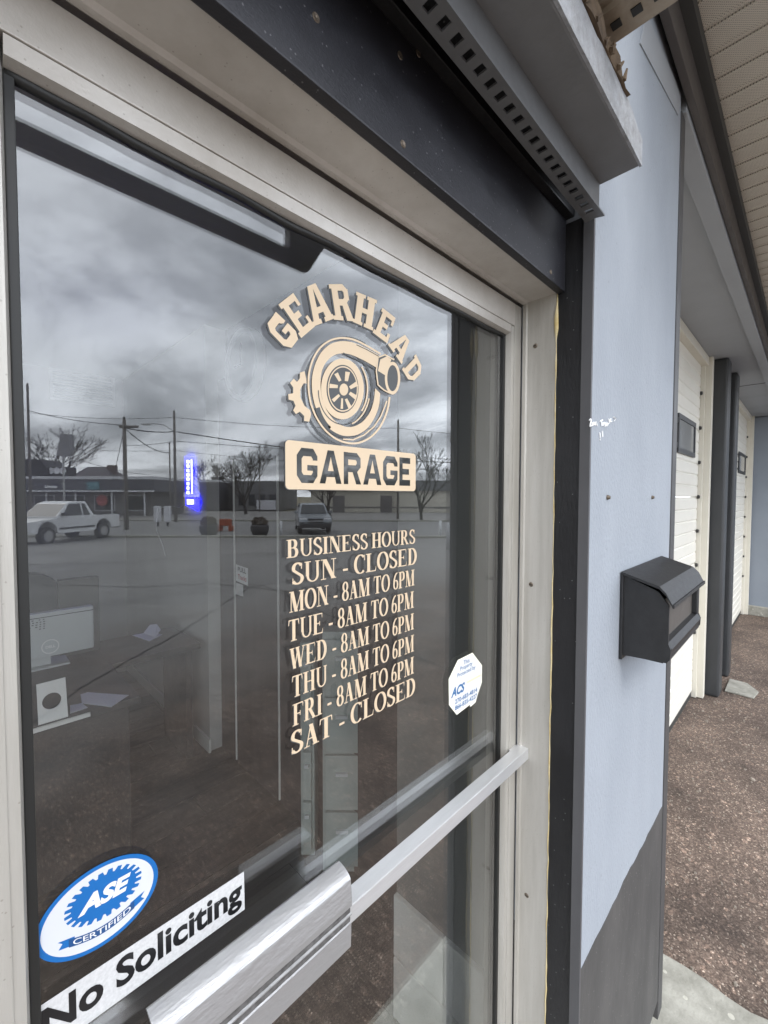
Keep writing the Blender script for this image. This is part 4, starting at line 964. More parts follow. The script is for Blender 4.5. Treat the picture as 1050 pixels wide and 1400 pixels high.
# monitor seen from behind
mo = thing('monitor', 'back of a silver computer monitor on the desk', 'monitor', (0.30,2.5,0.75))
Ym = 2.47
MB().box(0.05,0.555,Ym,Ym+0.045,0.815,1.062).build('back_case', moncas, mo, bevel=0.008)
MB().box(0.05,0.555,Ym-0.002,Ym,1.036,1.040).build('case_seam', blackpl, mo)
MB().box(0.24,0.36,Ym+0.045,Ym+0.075,0.76,0.92).build('stand_neck', moncas, mo, bevel=0.006)
MB().box(0.16,0.44,Ym+0.0,Ym+0.18,0.75,0.762).build('stand_base', moncas, mo, bevel=0.004)
ringb = MB()
ringb.add([(0.352+r*math.cos(R(t*10)),Ym-0.0028,0.872+r*math.sin(R(t*10))) for t in range(36) for r in (0.0345,0.0395)],[(2*i,2*i+1,(2*i+3)%72,(2*i+2)%72) for i in range(36)]).build('emblem_ring', whitev, mo)
text_fit('DELL', lambda x,y:(0.331+0.043*x,Ym-0.0030,0.864+0.015*y),'emblem_letters',whitev,mo,0.04)
b = MB(); random.seed(9)
for rr in range(11):
    for cc in range(16):
        if random.random() < 0.8:
            x = 0.09+cc*0.0155+random.uniform(-0.002,0.002); z = 0.90+rr*0.0125
            if (x-0.352)**2+(z-0.872)**2 < 0.045**2: continue
            if cc > 9 and rr < 6: continue
            b.box(x,x+0.007+0.003*random.random(),Ym-0.0012,Ym-0.0004,z,z+0.005)
b.build('vent_slots', blackpl, mo)['kind'] = 'stuff'
# chair
chr_ = thing('office_chair', 'black office chair back behind the monitor', 'chair', (0.30,2.98,0))
b = MB(); P=[]
for i in range(13):
    t=i/12*math.pi; P.append((0.30-0.19*math.cos(t)*(1 if True else 1), 0.98+0.24*math.sin(t)**0.7))
P=[(0.12,0.62)]+[(p[0],p[1]) for p in P]+[(0.48,0.62)]
b.prism([(x,z) for x,z in P],1,2.95,3.02); b.build('backrest', blackpl, chr_, bevel=0.012)
MB().box(0.08,0.52,2.72,3.0,0.44,0.52).build('seat', blackpl, chr_, bevel=0.02)
MB().tube([(0.30,2.88,0.06),(0.30,2.88,0.44)],0.03,10).build('gas_lift', blackpl, chr_)
MB().tube([(0.30,3.0,0.50),(0.30,3.0,0.66)],0.03,8).build('back_post', blackpl, chr_)
for k in range(5):
    a = R(72*k+20); MB().tube([(0.30,2.88,0.07),(0.30+0.28*math.cos(a),2.88+0.28*math.sin(a),0.04)],[0.025,0.015],8).build('leg', blackpl, chr_)
# papers and card on the desk
def paper_at(pts, z, label, m=paper, group=None, lift=0.001):
    P=[at_z(px,py,z) for px,py in pts]; b = MB(); n_=len(P)
    b.add([(p.x,p.y,z+lift) for p in P]+[(p.x,p.y,z+lift+0.0015) for p in P],[tuple(range(n_)),tuple(range(n_,2*n_))]+[(i,(i+1)%n_,n_+(i+1)%n_,n_+i) for i in range(n_)])
    return tag(b.build('paper_sheet', m), label, 'paper', group)
paper_at(((110,950),(120,947),(176,951),(152,967),(112,962)),0.75,'grey paper sheet lying on the desk right of the white card')
paper_at(((96,965),(112,962),(120,968),(96,976)),0.75,'small grey paper scrap beside the white card')
paper_at(((181,869),(205,864),(222,868),(204,877)),0.75,'crumpled white paper on the far side table')
b = MB(); P=[at_z(px,py,0.754) for px,py in ((196,866),(205,861),(220,865),(212,872))]
b.add([(P[0].x,P[0].y,0.756),(P[1].x,P[1].y,0.79),(P[2].x,P[2].y,0.775),(P[3].x,P[3].y,0.758),(P[1].x+0.03,P[1].y-0.05,0.80)],[(0,1,4),(1,2,4),(2,3,4),(3,0,4)])
tag(b.build('crumpled_tissue', paper), 'small crumpled tissue on top of the far paper', 'tissue')
# white card with a round hole standing at the desk edge
cq = [(0.219,0.922),(0.316,0.924),(0.322,0.751),(0.222,0.751)]; hc = (0.268,0.838); n_=40
def edgept(a):
    dx_,dz_=math.cos(a),math.sin(a); best=None
    for i in range(4):
        p,q=cq[i],cq[(i+1)%4]; ex,ez=q[0]-p[0],q[1]-p[1]; den=dx_*ez-dz_*ex
        if abs(den)<1e-9: continue
        t=((p[0]-hc[0])*ez-(p[1]-hc[1])*ex)/den; s=((p[0]-hc[0])*dz_-(p[1]-hc[1])*dx_)/den
        if t>0 and -1e-6<=s<=1+1e-6 and (best is None or t<best): best=t
    return (hc[0]+dx_*best,hc[1]+dz_*best)
angs = sorted([2*math.pi*i/n_ for i in range(n_)]+[math.atan2(c[1]-hc[1],c[0]-hc[0])%(2*math.pi) for c in cq])
n_=len(angs); vs=[]
for Yc in (1.768,1.771):
    for a in angs: e_=edgept(a); vs += [(e_[0],Yc,e_[1]),(hc[0]+0.032*math.cos(a),Yc,hc[1]+0.034*math.sin(a))]
fs=[]
for i in range(n_):
    j=(i+1)%n_; fs += [(2*i,2*j,2*j+1,2*i+1),(2*n_+2*i,2*n_+2*i+1,2*n_+2*j+1,2*n_+2*j),(2*i+1,2*j+1,2*n_+2*j+1,2*n_+2*i+1),(2*i,2*n_+2*i,2*n_+2*j,2*j)]
tag(MB().add(vs,fs).build('hole_card', whitev), 'white card with a round hole standing at the desk edge', 'card')
# lit blue sign on the side wall
ng = thing('neon_sign', 'glowing blue and white upright neon sign on the office wall', 'neon sign', (1.15,2.55,1.6))
def yz(px,py): p=at_x(px,py,1.145); return (p.y,p.z)
def xprism(name,m,pts,a,b_): 
    return MB().prism([yz(*p) for p in pts],0,a,b_).build(name,m,ng)
xprism('backing', neonb, ((253.0,624),(263.0,624),(264.0,674),(268.5,676),(272.5,686),(269,698),(262,694),(254.5,691)),1.142,1.158)
for i in range(8):
    y0_=629+i*6.0; xprism('letter', neonw, ((257.0,y0_),(259.4,y0_+0.3),(259.4,y0_+4.6),(257.0,y0_+4.3)),1.136,1.1415)
xprism('edge_tube', neonw, ((262.8,628),(263.4,628),(264.2,675),(263.6,675)),1.136,1.1415)
xprism('lamp_face', neonw, ((257.3,682.5),(265.5,683),(265.5,689.5),(257.6,689.5)),1.136,1.1415)
tag(MB().tube([(p[1],p[2],p[3]) for p in [(0,*at_x(*q,1.15)) for q in ((254,688),(246,694),(236,692),(215,695),(214,725),(222,745),(226,760))]],0.004,6).build('sign_cable', trimw), 'pale cable looping down from the neon sign', 'cable')
# wall clock, ledge and vent
ck = thing('wall_clock', 'round clock high on the side wall of the office', 'clock', (1.23,1.88,2.46))
MB().lathe([(0.0,-0.03),(0.17,-0.03),(0.175,-0.045),(0.20,-0.045),(0.205,-0.02),(0.205,0.0)],40,(1.16+0.065,1.88,2.46),'X').build('case', moncas, ck)
MB().lathe([(0.0,-0.032),(0.168,-0.032)],40,(1.16+0.0645,1.88,2.46),'X').build('dial', whitev, ck)
MB().box(1.185,1.19,1.875,1.885,2.46,2.58).build('hand', blackpl, ck)
MB().box(1.185,1.19,1.88,1.97,2.455,2.463).build('hand', blackpl, ck)
vt = thing('air_vent', 'slatted return air vent high on the back wall', 'vent', (0.85,4.19,2.67))
MB().box(0.60,1.09,4.185,4.2,2.53,2.82).build('frame', trimw, vt, bevel=0.003)
for k in range(9):
    z=2.56+k*0.027; b=MB(); b.prism([(4.183,z),(4.172,z-0.012),(4.174,z-0.014),(4.185,z-0.002)],0,0.625,1.065); b.build('slat', moncas, vt)
tag(MB().box(1.09,1.15,4.15,4.2,2.84,2.91).build('camera_unit', trimw, bevel=0.006), 'small white security camera box beside the vent', 'camera')

# ------------------------------------------------------------------ street side (mirrored in the glass)
def wmat(l, d, z, heading):     # heading in radians, 0 = local +X along the street's right
    ex = WX*math.cos(heading)+WY*math.sin(heading); ey = -WX*math.sin(heading)+WY*math.cos(heading)
    m = Matrix.Identity(4); p = W(l,d,z)
    for i in range(3): m[i][0]=ex[i]; m[i][1]=ey[i]; m[i][2]=(0,0,1)[i]; m[i][3]=p[i]
    return m
class WT:   # thing placed on the street side; parts are written in its own axes
    def __init__(s, name, label, cat, l, d, z=None, heading=0.0, group=None):
        z = gz(d) if z is None else z
        s.m = wmat(l,d,z,heading); s.t = thing(name,label,cat,s.m.translation,group)
    def part(s, name, mb, m, bevel=0, smooth=False, parent=None):
        mb.xf(s.m); o = mb.build(name, m, s.t, bevel=bevel, smooth=smooth)
        if parent is not None: o.parent = parent; o.matrix_parent_inverse = Matrix.Identity(4)
        return o
whitecar = mat('white_car_paint', (0.72,0.73,0.74), 0.3, 0, 0.5, coat=0.5, var=0.2, vscale=2)
greycar = mat('grey_car_paint', (0.22,0.24,0.26), 0.3, 0.5, 0.5, coat=0.5)
carglass = mat('car_glass', (0.02,0.024,0.026), 0.06, 0, 0.6)
tyre = mat('tyre', (0.018,0.018,0.018), 0.8); rimm = mat('wheel_rim', (0.45,0.45,0.45), 0.35, 0.7)
darkpl = mat('dark_plastic', (0.03,0.03,0.032), 0.6); lampm = mat('lamp_lens', (0.7,0.7,0.7), 0.15); redl = mat('red_lens', (0.4,0.02,0.02), 0.2)
def wheel(T, x, y, r=0.37, w=0.24, side=1):
    h = MB().lathe([(0.0,-w/2),(r*0.6,-w/2),(r*0.93,-w/2),(r,-w/2+0.03),(r,w/2-0.03),(r*0.93,w/2),(r*0.6,w/2),(0.0,w/2)],24,(x,y,r),'Y')
    o = T.part('wheel', h, tyre)
    T.part('rim', MB().lathe([(0.0,-0.01),(r*0.2,-0.012),(r*0.58,0.0),(r*0.6,0.01)],16,(x,y-side*(w/2+0.004) if False else y+side*(w/2+0.004),r),'Y'), rimm, parent=o)
def body_prism(P, y0, y1, tuck=0.0, top=None):
    """side outline P (x,z) extruded to half widths; points above `top` are pulled in by tuck"""
    vs=[]; n=len(P)
    for s in (-1,1):
        for x,z in P:
            y = (y1 if s>0 else y0)
            if top is not None and z>top: y -= s*tuck*(z-top)
            vs.append((x,y,z))
    fs=[tuple(range(n)),tuple(range(n,2*n))]+[(i,(i+1)%n,n+(i+1)%n,n+i) for i in range(n)]
    return MB().add(vs,fs)
def arch(cx, r, z0, n=8): return [(cx-r*math.cos(math.pi*i/n), z0+r*math.sin(math.pi*i/n)) for i in range(n+1)]
# pickup: front wheel and rear wheel placed from where they stand in the mirror image
d1, d2 = 18.2, 21.2
A = Vector((lat(38,d1), d1)); B = Vector((lat(118,d2), d2)); hd = (A-B); head = math.atan2(hd.y, hd.x); wb = hd.length
mid = (A+B)/2
T = WT('pickup_truck', 'white extended cab pickup truck parked in the lot', 'truck', mid.x, mid.y, STREET+0.02, head)
f, r_ = wb/2, -wb/2
low = [(f+0.95,0.45),(f+0.98,0.75),(f+0.90,1.02),(f-0.55,1.12)]
P = [(r_-1.05,0.52)]+arch(r_,0.47,0.52)[::1]+[(r_+0.6,0.45),(f-0.6,0.45)]+arch(f,0.47,0.52)+[(f+0.95,0.50),(f+1.0,0.78),(f+0.9,1.0),(f-0.5,1.13),(f-0.62,1.15),(r_+0.45,1.15),(r_+0.45,1.12),(r_-1.05,1.12)]
T.part('body', body_prism(P,-0.93,0.93), whitecar, bevel=0.03)
cabP = [(f-0.45,1.14),(f-1.15,1.76),(f-1.45,1.84),(r_+0.85,1.84),(r_+0.50,1.14)]
T.part('cab', body_prism(cabP,-0.88,0.88,0.22,1.15), whitecar, bevel=0.03)
for s in (-1,1):
    def sw(pts): 
        q=[(x, s*(0.895-0.22*(z-1.15)+0.004), z) for x,z in pts]; q2=[(x,s*(0.86-0.22*(z-1.15)),z) for x,z in pts]; n=len(q)
        return MB().add(q+q2,[tuple(range(n)),tuple(range(n,2*n))]+[(i,(i+1)%n,n+(i+1)%n,n+i) for i in range(n)])
    T.part('side_window', sw([(f-0.78,1.20),(f-1.22,1.72),(f-1.82,1.74),(f-1.82,1.20)]), carglass)
    T.part('rear_side_window', sw([(f-1.92,1.20),(f-1.92,1.74),(r_+0.95,1.74),(r_+0.75,1.20)]), carglass)
    T.part('sill_trim', MB().box(r_+0.55,f-0.55,s*0.925-0.02,s*0.925+0.02,0.62,0.70), darkpl)
    T.part('mirror', MB().box(f-0.85,f-0.68,s*1.0-0.09,s*1.0+0.09,1.20,1.36), darkpl, bevel=0.02)
    wheel(T,f,s*0.82,0.38,0.25,s); wheel(T,r_,s*0.82,0.38,0.25,s)
    T.part('headlight', MB().box(f+0.90,f+0.99,s*0.72-0.16,s*0.72+0.16,0.78,0.95), lampm, bevel=0.01)
    T.part('tail_light', MB().box(r_-1.07,r_-1.03,s*0.86-0.06,s*0.86+0.06,0.78,1.08), redl)
    T.part('bed_rail', MB().box(r_-1.0,r_+0.45,s*0.88-0.05,s*0.88+0.05,1.12,1.17), whitecar)
wsq = [(f-0.52,1.17),(f-1.12,1.74)]
T.part('windshield', MB().add([(wsq[0][0]+0.03,-0.80,1.18),(wsq[0][0]+0.03,0.80,1.18),(wsq[1][0]+0.03,0.70,1.72),(wsq[1][0]+0.03,-0.70,1.72)],[(0,1,2,3)]), carglass)
T.part('rear_window', MB().box(r_+0.60,r_+0.66,-0.6,0.6,1.25,1.68), carglass)
T.part('bumper', MB().box(f+0.88,f+1.08,-0.92,0.92,0.42,0.60), rimm, bevel=0.03)
T.part('bumper', MB().box(r_-1.18,r_-1.04,-0.9,0.9,0.46,0.62), rimm, bevel=0.03)
T.part('grille', MB().box(f+0.95,f+1.01,-0.52,0.52,0.74,0.98), darkpl)
# suv facing the shop
dS = 24.0
T = WT('parked_suv', 'grey sport utility car parked facing the shop', 'car', lat(420,dS), dS+1.6, STREET+0.02, -math.pi/2+0.25)
P = [(-2.15,0.40)]+arch(-1.35,0.42,0.42)+[(-0.85,0.32),(0.85,0.32)]+arch(1.35,0.42,0.42)+[(2.2,0.42),(2.28,0.70),(2.15,0.95),(1.15,1.08),(-2.1,1.12),(-2.2,0.8)]
T.part('body', body_prism(P,-0.90,0.90), greycar, bevel=0.05)
T.part('cabin', body_prism([(1.15,1.06),(0.40,1.60),(0.1,1.68),(-1.7,1.66),(-2.1,1.10)],-0.84,0.84,0.25,1.08), greycar, bevel=0.04)
T.part('windshield', MB().add([(1.12,-0.74,1.11),(1.12,0.74,1.11),(0.45,0.62,1.60),(0.45,-0.62,1.60)],[(0,1,2,3)]), carglass)
for s in (-1,1):
    q=[(x,s*(0.856-0.25*(z-1.08)),z) for x,z in [(0.9,1.14),(0.38,1.54),(-1.6,1.56),(-1.85,1.14)]]
    T.part('side_window', MB().add(q,[(0,1,2,3)]), carglass)
    wheel(T,1.35,s*0.80,0.35,0.22,s); wheel(T,-1.35,s*0.80,0.35,0.22,s)
    T.part('headlight', MB().box(2.08,2.22,s*0.66-0.2,s*0.66+0.2,0.74,0.90), lampm, bevel=0.02)
    T.part('mirror', MB().box(0.85,1.0,s*0.98-0.1,s*0.98+0.1,1.12,1.26), greycar, bevel=0.03)
T.part('grille', MB().box(2.18,2.27,-0.42,0.42,0.62,0.86), darkpl); T.part('grille_bar', MB().box(2.265,2.285,-0.42,0.42,0.72,0.76), rimm)
T.part('bumper', MB().box(2.1,2.32,-0.86,0.86,0.36,0.58), darkpl, bevel=0.04)

# buildings across the street
stone = mat('pale_block_building', (0.50,0.47,0.40), 0.8, var=0.3, vscale=0.3); fasc = mat('light_fascia', (0.66,0.66,0.69), 0.6); fasd = mat('dark_fascia', (0.10,0.10,0.12), 0.6)
shopd = mat('shop_front', (0.17,0.16,0.155), 0.6, var=0.5, vscale=0.5); roofd = mat('dark_roof', (0.10,0.10,0.105), 0.8); winm = mat('far_glass', (0.03,0.035,0.04), 0.1); greyb = mat('grey_building', (0.20,0.20,0.20), 0.8, var=0.3, vscale=0.3)
brk = mat('brick_chimney', (0.16,0.13,0.12), 0.9)
dA = 44.0
T = WT('canopy_shop', 'long low shop with pale edged canopy across the street', 'building', lat(20,dA)-14, dA, STREET)
wA = lat(211,dA)-lat(20,dA)+14
zt, zb = hz(652,dA)-STREET, hz(673,dA)-STREET
T.part('wall', MB().box(0,wA-1.2,1.5,9,0,zb+0.6), shopd)
T.part('canopy', MB().box(0,wA,0.0,9,zb,zt-0.32), fasd)
T.part('canopy_edge', MB().box(0,wA,-0.05,9,zt-0.30,zt), fasc)
T.part('canopy_trim', MB().box(0,wA,-0.04,-0.0,zb-0.02,zb+0.14), fasc)
for i in range(9):
    x=2+i*3.2
    if x<wA-3: w_=T.part('window', MB().box(x,x+2.2,1.44,1.5,0.5,2.2), fasc); T.part('pane', MB().box(x+0.1,x+2.1,1.42,1.44,0.6,2.1), winm, parent=w_)
for px_ in (60,100,150,195): T.part('post', MB().box(lat(px_,dA)-lat(20,dA)+14-0.06,lat(px_,dA)-lat(20,dA)+14+0.06,0.3,0.42,0,zb), fasc)
sgn = T.part('sign_board', MB().box(lat(120,dA)-lat(20,dA)+14,lat(137,dA)-lat(20,dA)+14,-0.12,-0.06,zb+0.2,zb+1.0), mat('teal_sign',(0.12,0.26,0.30),0.5))
T.part('sign_board', MB().lathe([(0.0,-0.06),(0.62,-0.06),(0.62,0.06),(0.0,0.06)],8,(lat(132,dA)-lat(20,dA)+14,0.9,1.65),'Y'), mat('red_sign',(0.4,0.08,0.07),0.5))
T.part('sign_board', MB().box(lat(63,dA)-lat(20,dA)+14,lat(80,dA)-lat(20,dA)+14,-0.12,-0.06,zb+0.35,zb+0.6), fasc)
# unidentified black shape with three round discs, placed as if on the roof
dB = 46
T = WT('dark_shape', 'unidentified black shape with three pale round discs above the canopy shop', 'shape', lat(20,dB), dB, hz(651.5,dB)+0.02)
xx = lambda px: lat(px,dB)-lat(20,dB)
T.part('housing', MB().prism([(xx(-20),0),(xx(66),0),(xx(64),0.9),(xx(56),1.75),(xx(-20),1.85)],1,0,3.0), blackpl, bevel=0.08)
T.part('side_block', MB().box(xx(60),xx(88),0.5,2.0,0,1.0), blackpl, bevel=0.15)
for px_ in (67,75,83.5): T.part('disc_ring', MB().lathe([(0.30,0.0),(0.36,-0.06),(0.22,-0.06),(0.0,-0.02)],16,(xx(px_),0.44,0.55),'Y'), fasc)
# house roof with chimney behind
dH = 70
T = WT('gabled_house', 'house with hipped grey roof and chimney behind the canopy shop', 'building', lat(115,dH), dH, STREET)
x0_,x1_ = lat(88,dH)-lat(115,dH), lat(152,dH)-lat(115,dH); ze, zr = hz(655,dH)-STREET-0.3, hz(637,dH)-STREET
T.part('wall', MB().box(x0_+0.4,x1_-0.4,0.4,7.6,0,ze), greyb)
T.part('roof', MB().add([(x0_,0,ze),(x1_,0,ze),(x1_,8,ze),(x0_,8,ze),(x0_+1.2,4,zr),(x1_-3,4,zr)],[(0,1,5,4),(1,2,5),(2,3,4,5),(3,0,4),(0,3,2,1)]), mat('shingle_roof',(0.13,0.12,0.13),0.9,var=0.3,vscale=1))
cxx = lat(136,dH)-lat(115,dH); T.part('chimney', MB().box(cxx-0.6,cxx+0.6,3,4,ze,hz(635,dH)-STREET), brk)
# mid building
dC = 62
T = WT('grey_store', 'flat grey store with darker left bay across the street', 'building', lat(275,dC), dC, STREET)
xx = lambda px: lat(px,dC)-lat(275,dC)
T.part('wall', MB().box(xx(318),xx(383),0,12,0,hz(658,dC)-STREET), greyb)
T.part('bay', MB().box(xx(275),xx(302),-0.5,11,0,hz(660,dC)-STREET), fasd)
T.part('link', MB().box(xx(302)+0.01,xx(318)-0.01,3,11,0,hz(664,dC)-STREET), greyb)
T.part('parapet', MB().box(xx(274),xx(303),-0.6,11.1,hz(660,dC)-STREET+0.01,hz(657,dC)-STREET), fasc)
for px_ in (289,297): T.part('roof_vent', MB().box(xx(px_)-0.35,xx(px_)+0.35,1,1.7,hz(657,dC)-STREET,hz(652,dC)-STREET), roofd)
for px_ in (326,340,354,368): 
    w_=T.part('window', MB().box(xx(px_),xx(px_+9),-0.06,0,0.7,2.4), roofd); T.part('pane', MB().box(xx(px_)+0.1,xx(px_+9)-0.1,-0.09,-0.06,0.8,2.3), winm, parent=w_)
T.part('white_panel', MB().box(xx(359),xx(384),-3.0,-2.9,hz(696,dC)-STREET,hz(684,dC)-STREET), fasc)
# long cream building on the right
dD = 56
T = WT('cream_warehouse', 'long cream block warehouse with dark flat roof', 'building', lat(425,dD), dD, STREET)
xx = lambda px: lat(px,dD)-lat(425,dD)
T.part('wall', MB().box(0,xx(760),0,16,0,hz(671,dD)-STREET), stone)
T.part('roof_band', MB().box(-0.3,xx(760)+0.3,-0.4,16.3,hz(671,dD)-STREET+0.01,hz(657,dD)-STREET), mat('grey_roof_band',(0.15,0.155,0.16),0.7))
T.part('stripe', MB().box(0,xx(760),-0.03,0,0.55,0.75), shopd)
for px_ in (455,520): 
    w_=T.part('bay_door', MB().box(xx(px_),xx(px_+16),-0.06,0,0,2.2), shopd)
# utility poles
wood = mat('pole_wood', (0.20,0.185,0.17), 0.9, var=0.5, vscale=3); wire_m = mat('wire', (0.015,0.015,0.016), 0.6)
def pole(px, ptop, d, label, cross=None, w=0.15, arm=None):
    T = WT('utility_pole', label, 'pole', lat(px,d), d, gz(d)-0.03, 0, 'utility poles along the street')
    top = hz(ptop,d)-gz(d)
    T.part('shaft', MB().tube([(0,0,0),(0,0,top*0.5),(0,0,top)],[w*0.85,w*0.72,w*0.6],10), wood, smooth=True)
    if cross: T.part('crossarm', MB().box(-cross*0.3,cross,-0.08,0.04,top-0.55,top-0.40), wood)
    T.part('insulator', MB().lathe([(0.0,0.0),(0.06,0.0),(0.08,0.1),(0.03,0.16),(0.0,0.17)],8,(0,0,top)), darkpl)
    if arm: T.part('lamp_arm', MB().tube([(0,0,top-arm[1]),(-arm[0]*0.4,0,top-arm[1]+0.55),(-arm[0]*0.8,0,top-arm[1]+0.65),(-arm[0],0,top-arm[1]+0.6)],0.035,6), rimm); T.part('lamp_head', MB().box(-arm[0]-0.5,-arm[0]+0.1,-0.12,0.12,top-arm[1]+0.52,top-arm[1]+0.66), rimm, bevel=0.03)
    return T
pole(42,528,40,'tall dark utility pole beside the leftmost bare tree',w=0.16)
pole(172,574,27,'utility pole with short crossarm beyond the pickup',0.9,w=0.17)
pole(240,565,35,'utility pole carrying a curved street lamp arm',arm=(2.1,1.55),w=0.15)
pole(233,608,40,'short thin pole beside the lamp pole',w=0.09)
pole(544,576,40,'utility pole left of the tall right-hand tree',w=0.15)
pole(355,622,58,'thin distant pole behind the middle bare tree',w=0.1)
# overhead wires
def wire(label, pts, sag=0.25, rad=0.014):
    P=[]; 
    for (px,py,d),(qx,qy,e_) in zip(pts[:-1],pts[1:]):
        a=W(lat(px,d),d,hz(py,d)); c=W(lat(qx,e_),e_,hz(qy,e_))
        for i in range(12): t=i/12; P.append(a.lerp(c,t)-Vector((0,0,sag*4*t*(1-t))))
    P.append(c); tag(MB().tube(P,rad*1.4,5).build('overhead_wire', wire_m), label, 'wire', 'overhead wires')
wire('overhead wire running from left pole to crossarm pole', [(-60,545,44),(42,563,40),(172,583,27)],0.2,0.018)
wire('thick cable from crossarm pole past lamp pole towards the logo', [(172,586,27),(240,591,35),(544,630,40),(800,632,44)],0.15,0.028)
wire('thin upper wire from lamp pole running right', [(42,566,40),(240,572,35),(544,586,40),(800,600,44)],0.3,0.013)
wire('wire just under the thick cable at lamp pole', [(172,610,27),(240,604,35),(544,622,40),(800,640,44)],0.1,0.014)
wire('low wire crossing behind the grey store', [(60,613,52),(240,617,50),(544,640,48),(800,645,48)],0.2,0.016)
wire('service wire sagging from crossarm pole to short pole', [(174,588,27),(233,620,40)],0.4,0.02)
wire('guy wire slanting down from crossarm pole', [(171,592,27),(152,668,40)],0.0,0.014)
wire('low service wire behind the chimney house', [(100,626,48),(205,650,47)],0.3,0.016)
# pylon sign
dP = 40
T = WT('pylon_sign', 'blank grey sign panel on a thin pole', 'sign', lat(88,dP), dP, STREET)
T.part('pole', MB().tube([(0,0,0),(0,0,hz(624,dP)-STREET)],0.09,8), rimm)
T.part('panel', MB().prism([(lat(80,dP)-lat(88,dP),hz(624,dP)-STREET),(lat(101,dP)-lat(88,dP),hz(625,dP)-STREET),(lat(103,dP)-lat(88,dP),hz(596,dP)-STREET),(lat(87,dP)-lat(88,dP),hz(594,dP)-STREET)],1,-0.15,0.15), mat('sign_back',(0.30,0.30,0.31),0.6,var=0.3,vscale=3), bevel=0.03)
# planters, bollards, small things at the edge of the lot
bark = mat('bark', (0.05,0.044,0.04), 0.95, var=0.4, vscale=4); shrubm = mat('brown_shrub', (0.07,0.055,0.04), 0.9, var=0.6, vscale=6, col2=(0.11,0.085,0.05))
orange = mat('orange_plastic', (0.34,0.08,0.035), 0.5)
def leafball(n, rx, rz, z0, seed, s=0.09):
    rn = random.Random(seed); b = MB()
    for i in range(n):
        v = Vector((rn.gauss(0,1),rn.gauss(0,1),rn.gauss(0,1))).normalized()*rn.uniform(0.5,1)**0.5
        p = Vector((v.x*rx,v.y*rx,z0+v.z*rz)); a = Vector((rn.gauss(0,1),rn.gauss(0,1),rn.gauss(0,1))).normalized(); c = a.orthogonal().normalized()
        b.add([p-a*s,p+c*s*0.5,p+a*s,p-c*s*0.5],[(0,1,2,3)])
    return b
for (px,d,label,sd) in ((285,22.6,'dark round planter with dry red-brown plant at lot edge',1),(355,22.6,'dark round planter with brown shrub at lot edge',2)):
    T = WT('planter', label, 'planter', lat(px,d), d, STREET+0.02, 0, 'round planters at the lot edge')
    T.part('tub', MB().lathe([(0.0,0.0),(0.34,0.0),(0.46,0.25),(0.48,0.5),(0.42,0.6),(0.38,0.56),(0.0,0.54)],20), darkpl, smooth=True)
    T.part('shrub', leafball(260,0.42,0.28,0.72,sd), shrubm)
T = WT('orange_barrier', 'small orange plastic barrier between the planters', 'barrier', lat(308,26), 26, STREET)
T.part('panel', MB().box(-0.36,0.36,-0.1,0.1,0.30,0.72), orange, bevel=0.03); 
for s in (-1,1): T.part('foot', MB().box(s*0.35-0.08,s*0.35+0.08,-0.3,0.3,0,0.30), orange, bevel=0.02)
for (px,d,h,label) in ((602,22.4,0.86,'white bollard right of the tall bare tree'),(384,22.8,0.8,'white post beside the parked car'),(613,15.0,1.0,'pale pipe bollard nearest on the lot')):
    T = WT('bollard', label, 'bollard', lat(px,d), d, gz(d), 0, 'white bollards at the lot')
    T.part('post', MB().lathe([(0.0,0.0),(0.075,0.0),(0.075,h-0.05),(0.055,h-0.01),(0.0,h)],14), whitecar, smooth=True)
    T.part('collar', MB().lathe([(0.079,0.03),(0.10,0.03),(0.10,0.0),(0.079,0.0)],14), conc)
for off, side in ((-0.35,'left'),(0.35,'right')):
    T = WT('utility_box', side+' one of two pale utility boxes beside the lamp pole', 'utility box', lat(222,30)+off, 30, STREET, 0, 'utility boxes by the street')
    T.part('cabinet', MB().box(-0.2,0.2,-0.15,0.15,0.3,1.4), fasc, bevel=0.03); T.part('stand', MB().box(-0.06,0.06,-0.06,0.06,0,0.3), darkpl)
# hedge behind the canopy shop
T = WT('bare_thicket', 'dark leafless thicket at the end of the canopy shop', 'bush', lat(222,66), 66, STREET)
tb = MB(); rn = random.Random(4)
for i in range(420):
    x = rn.uniform(-2.0,2.0); a = rn.uniform(0.4,1)*4.6*(1-abs(x)/3.2); y = rn.uniform(-1,1)
    tb.tube([(x*0.6,y,0),(x*0.85,y,a*0.5),(x+rn.uniform(-.4,.4),y,a)],[0.035,0.025,0.01],3,False)
T.part('twigs', tb, bark)
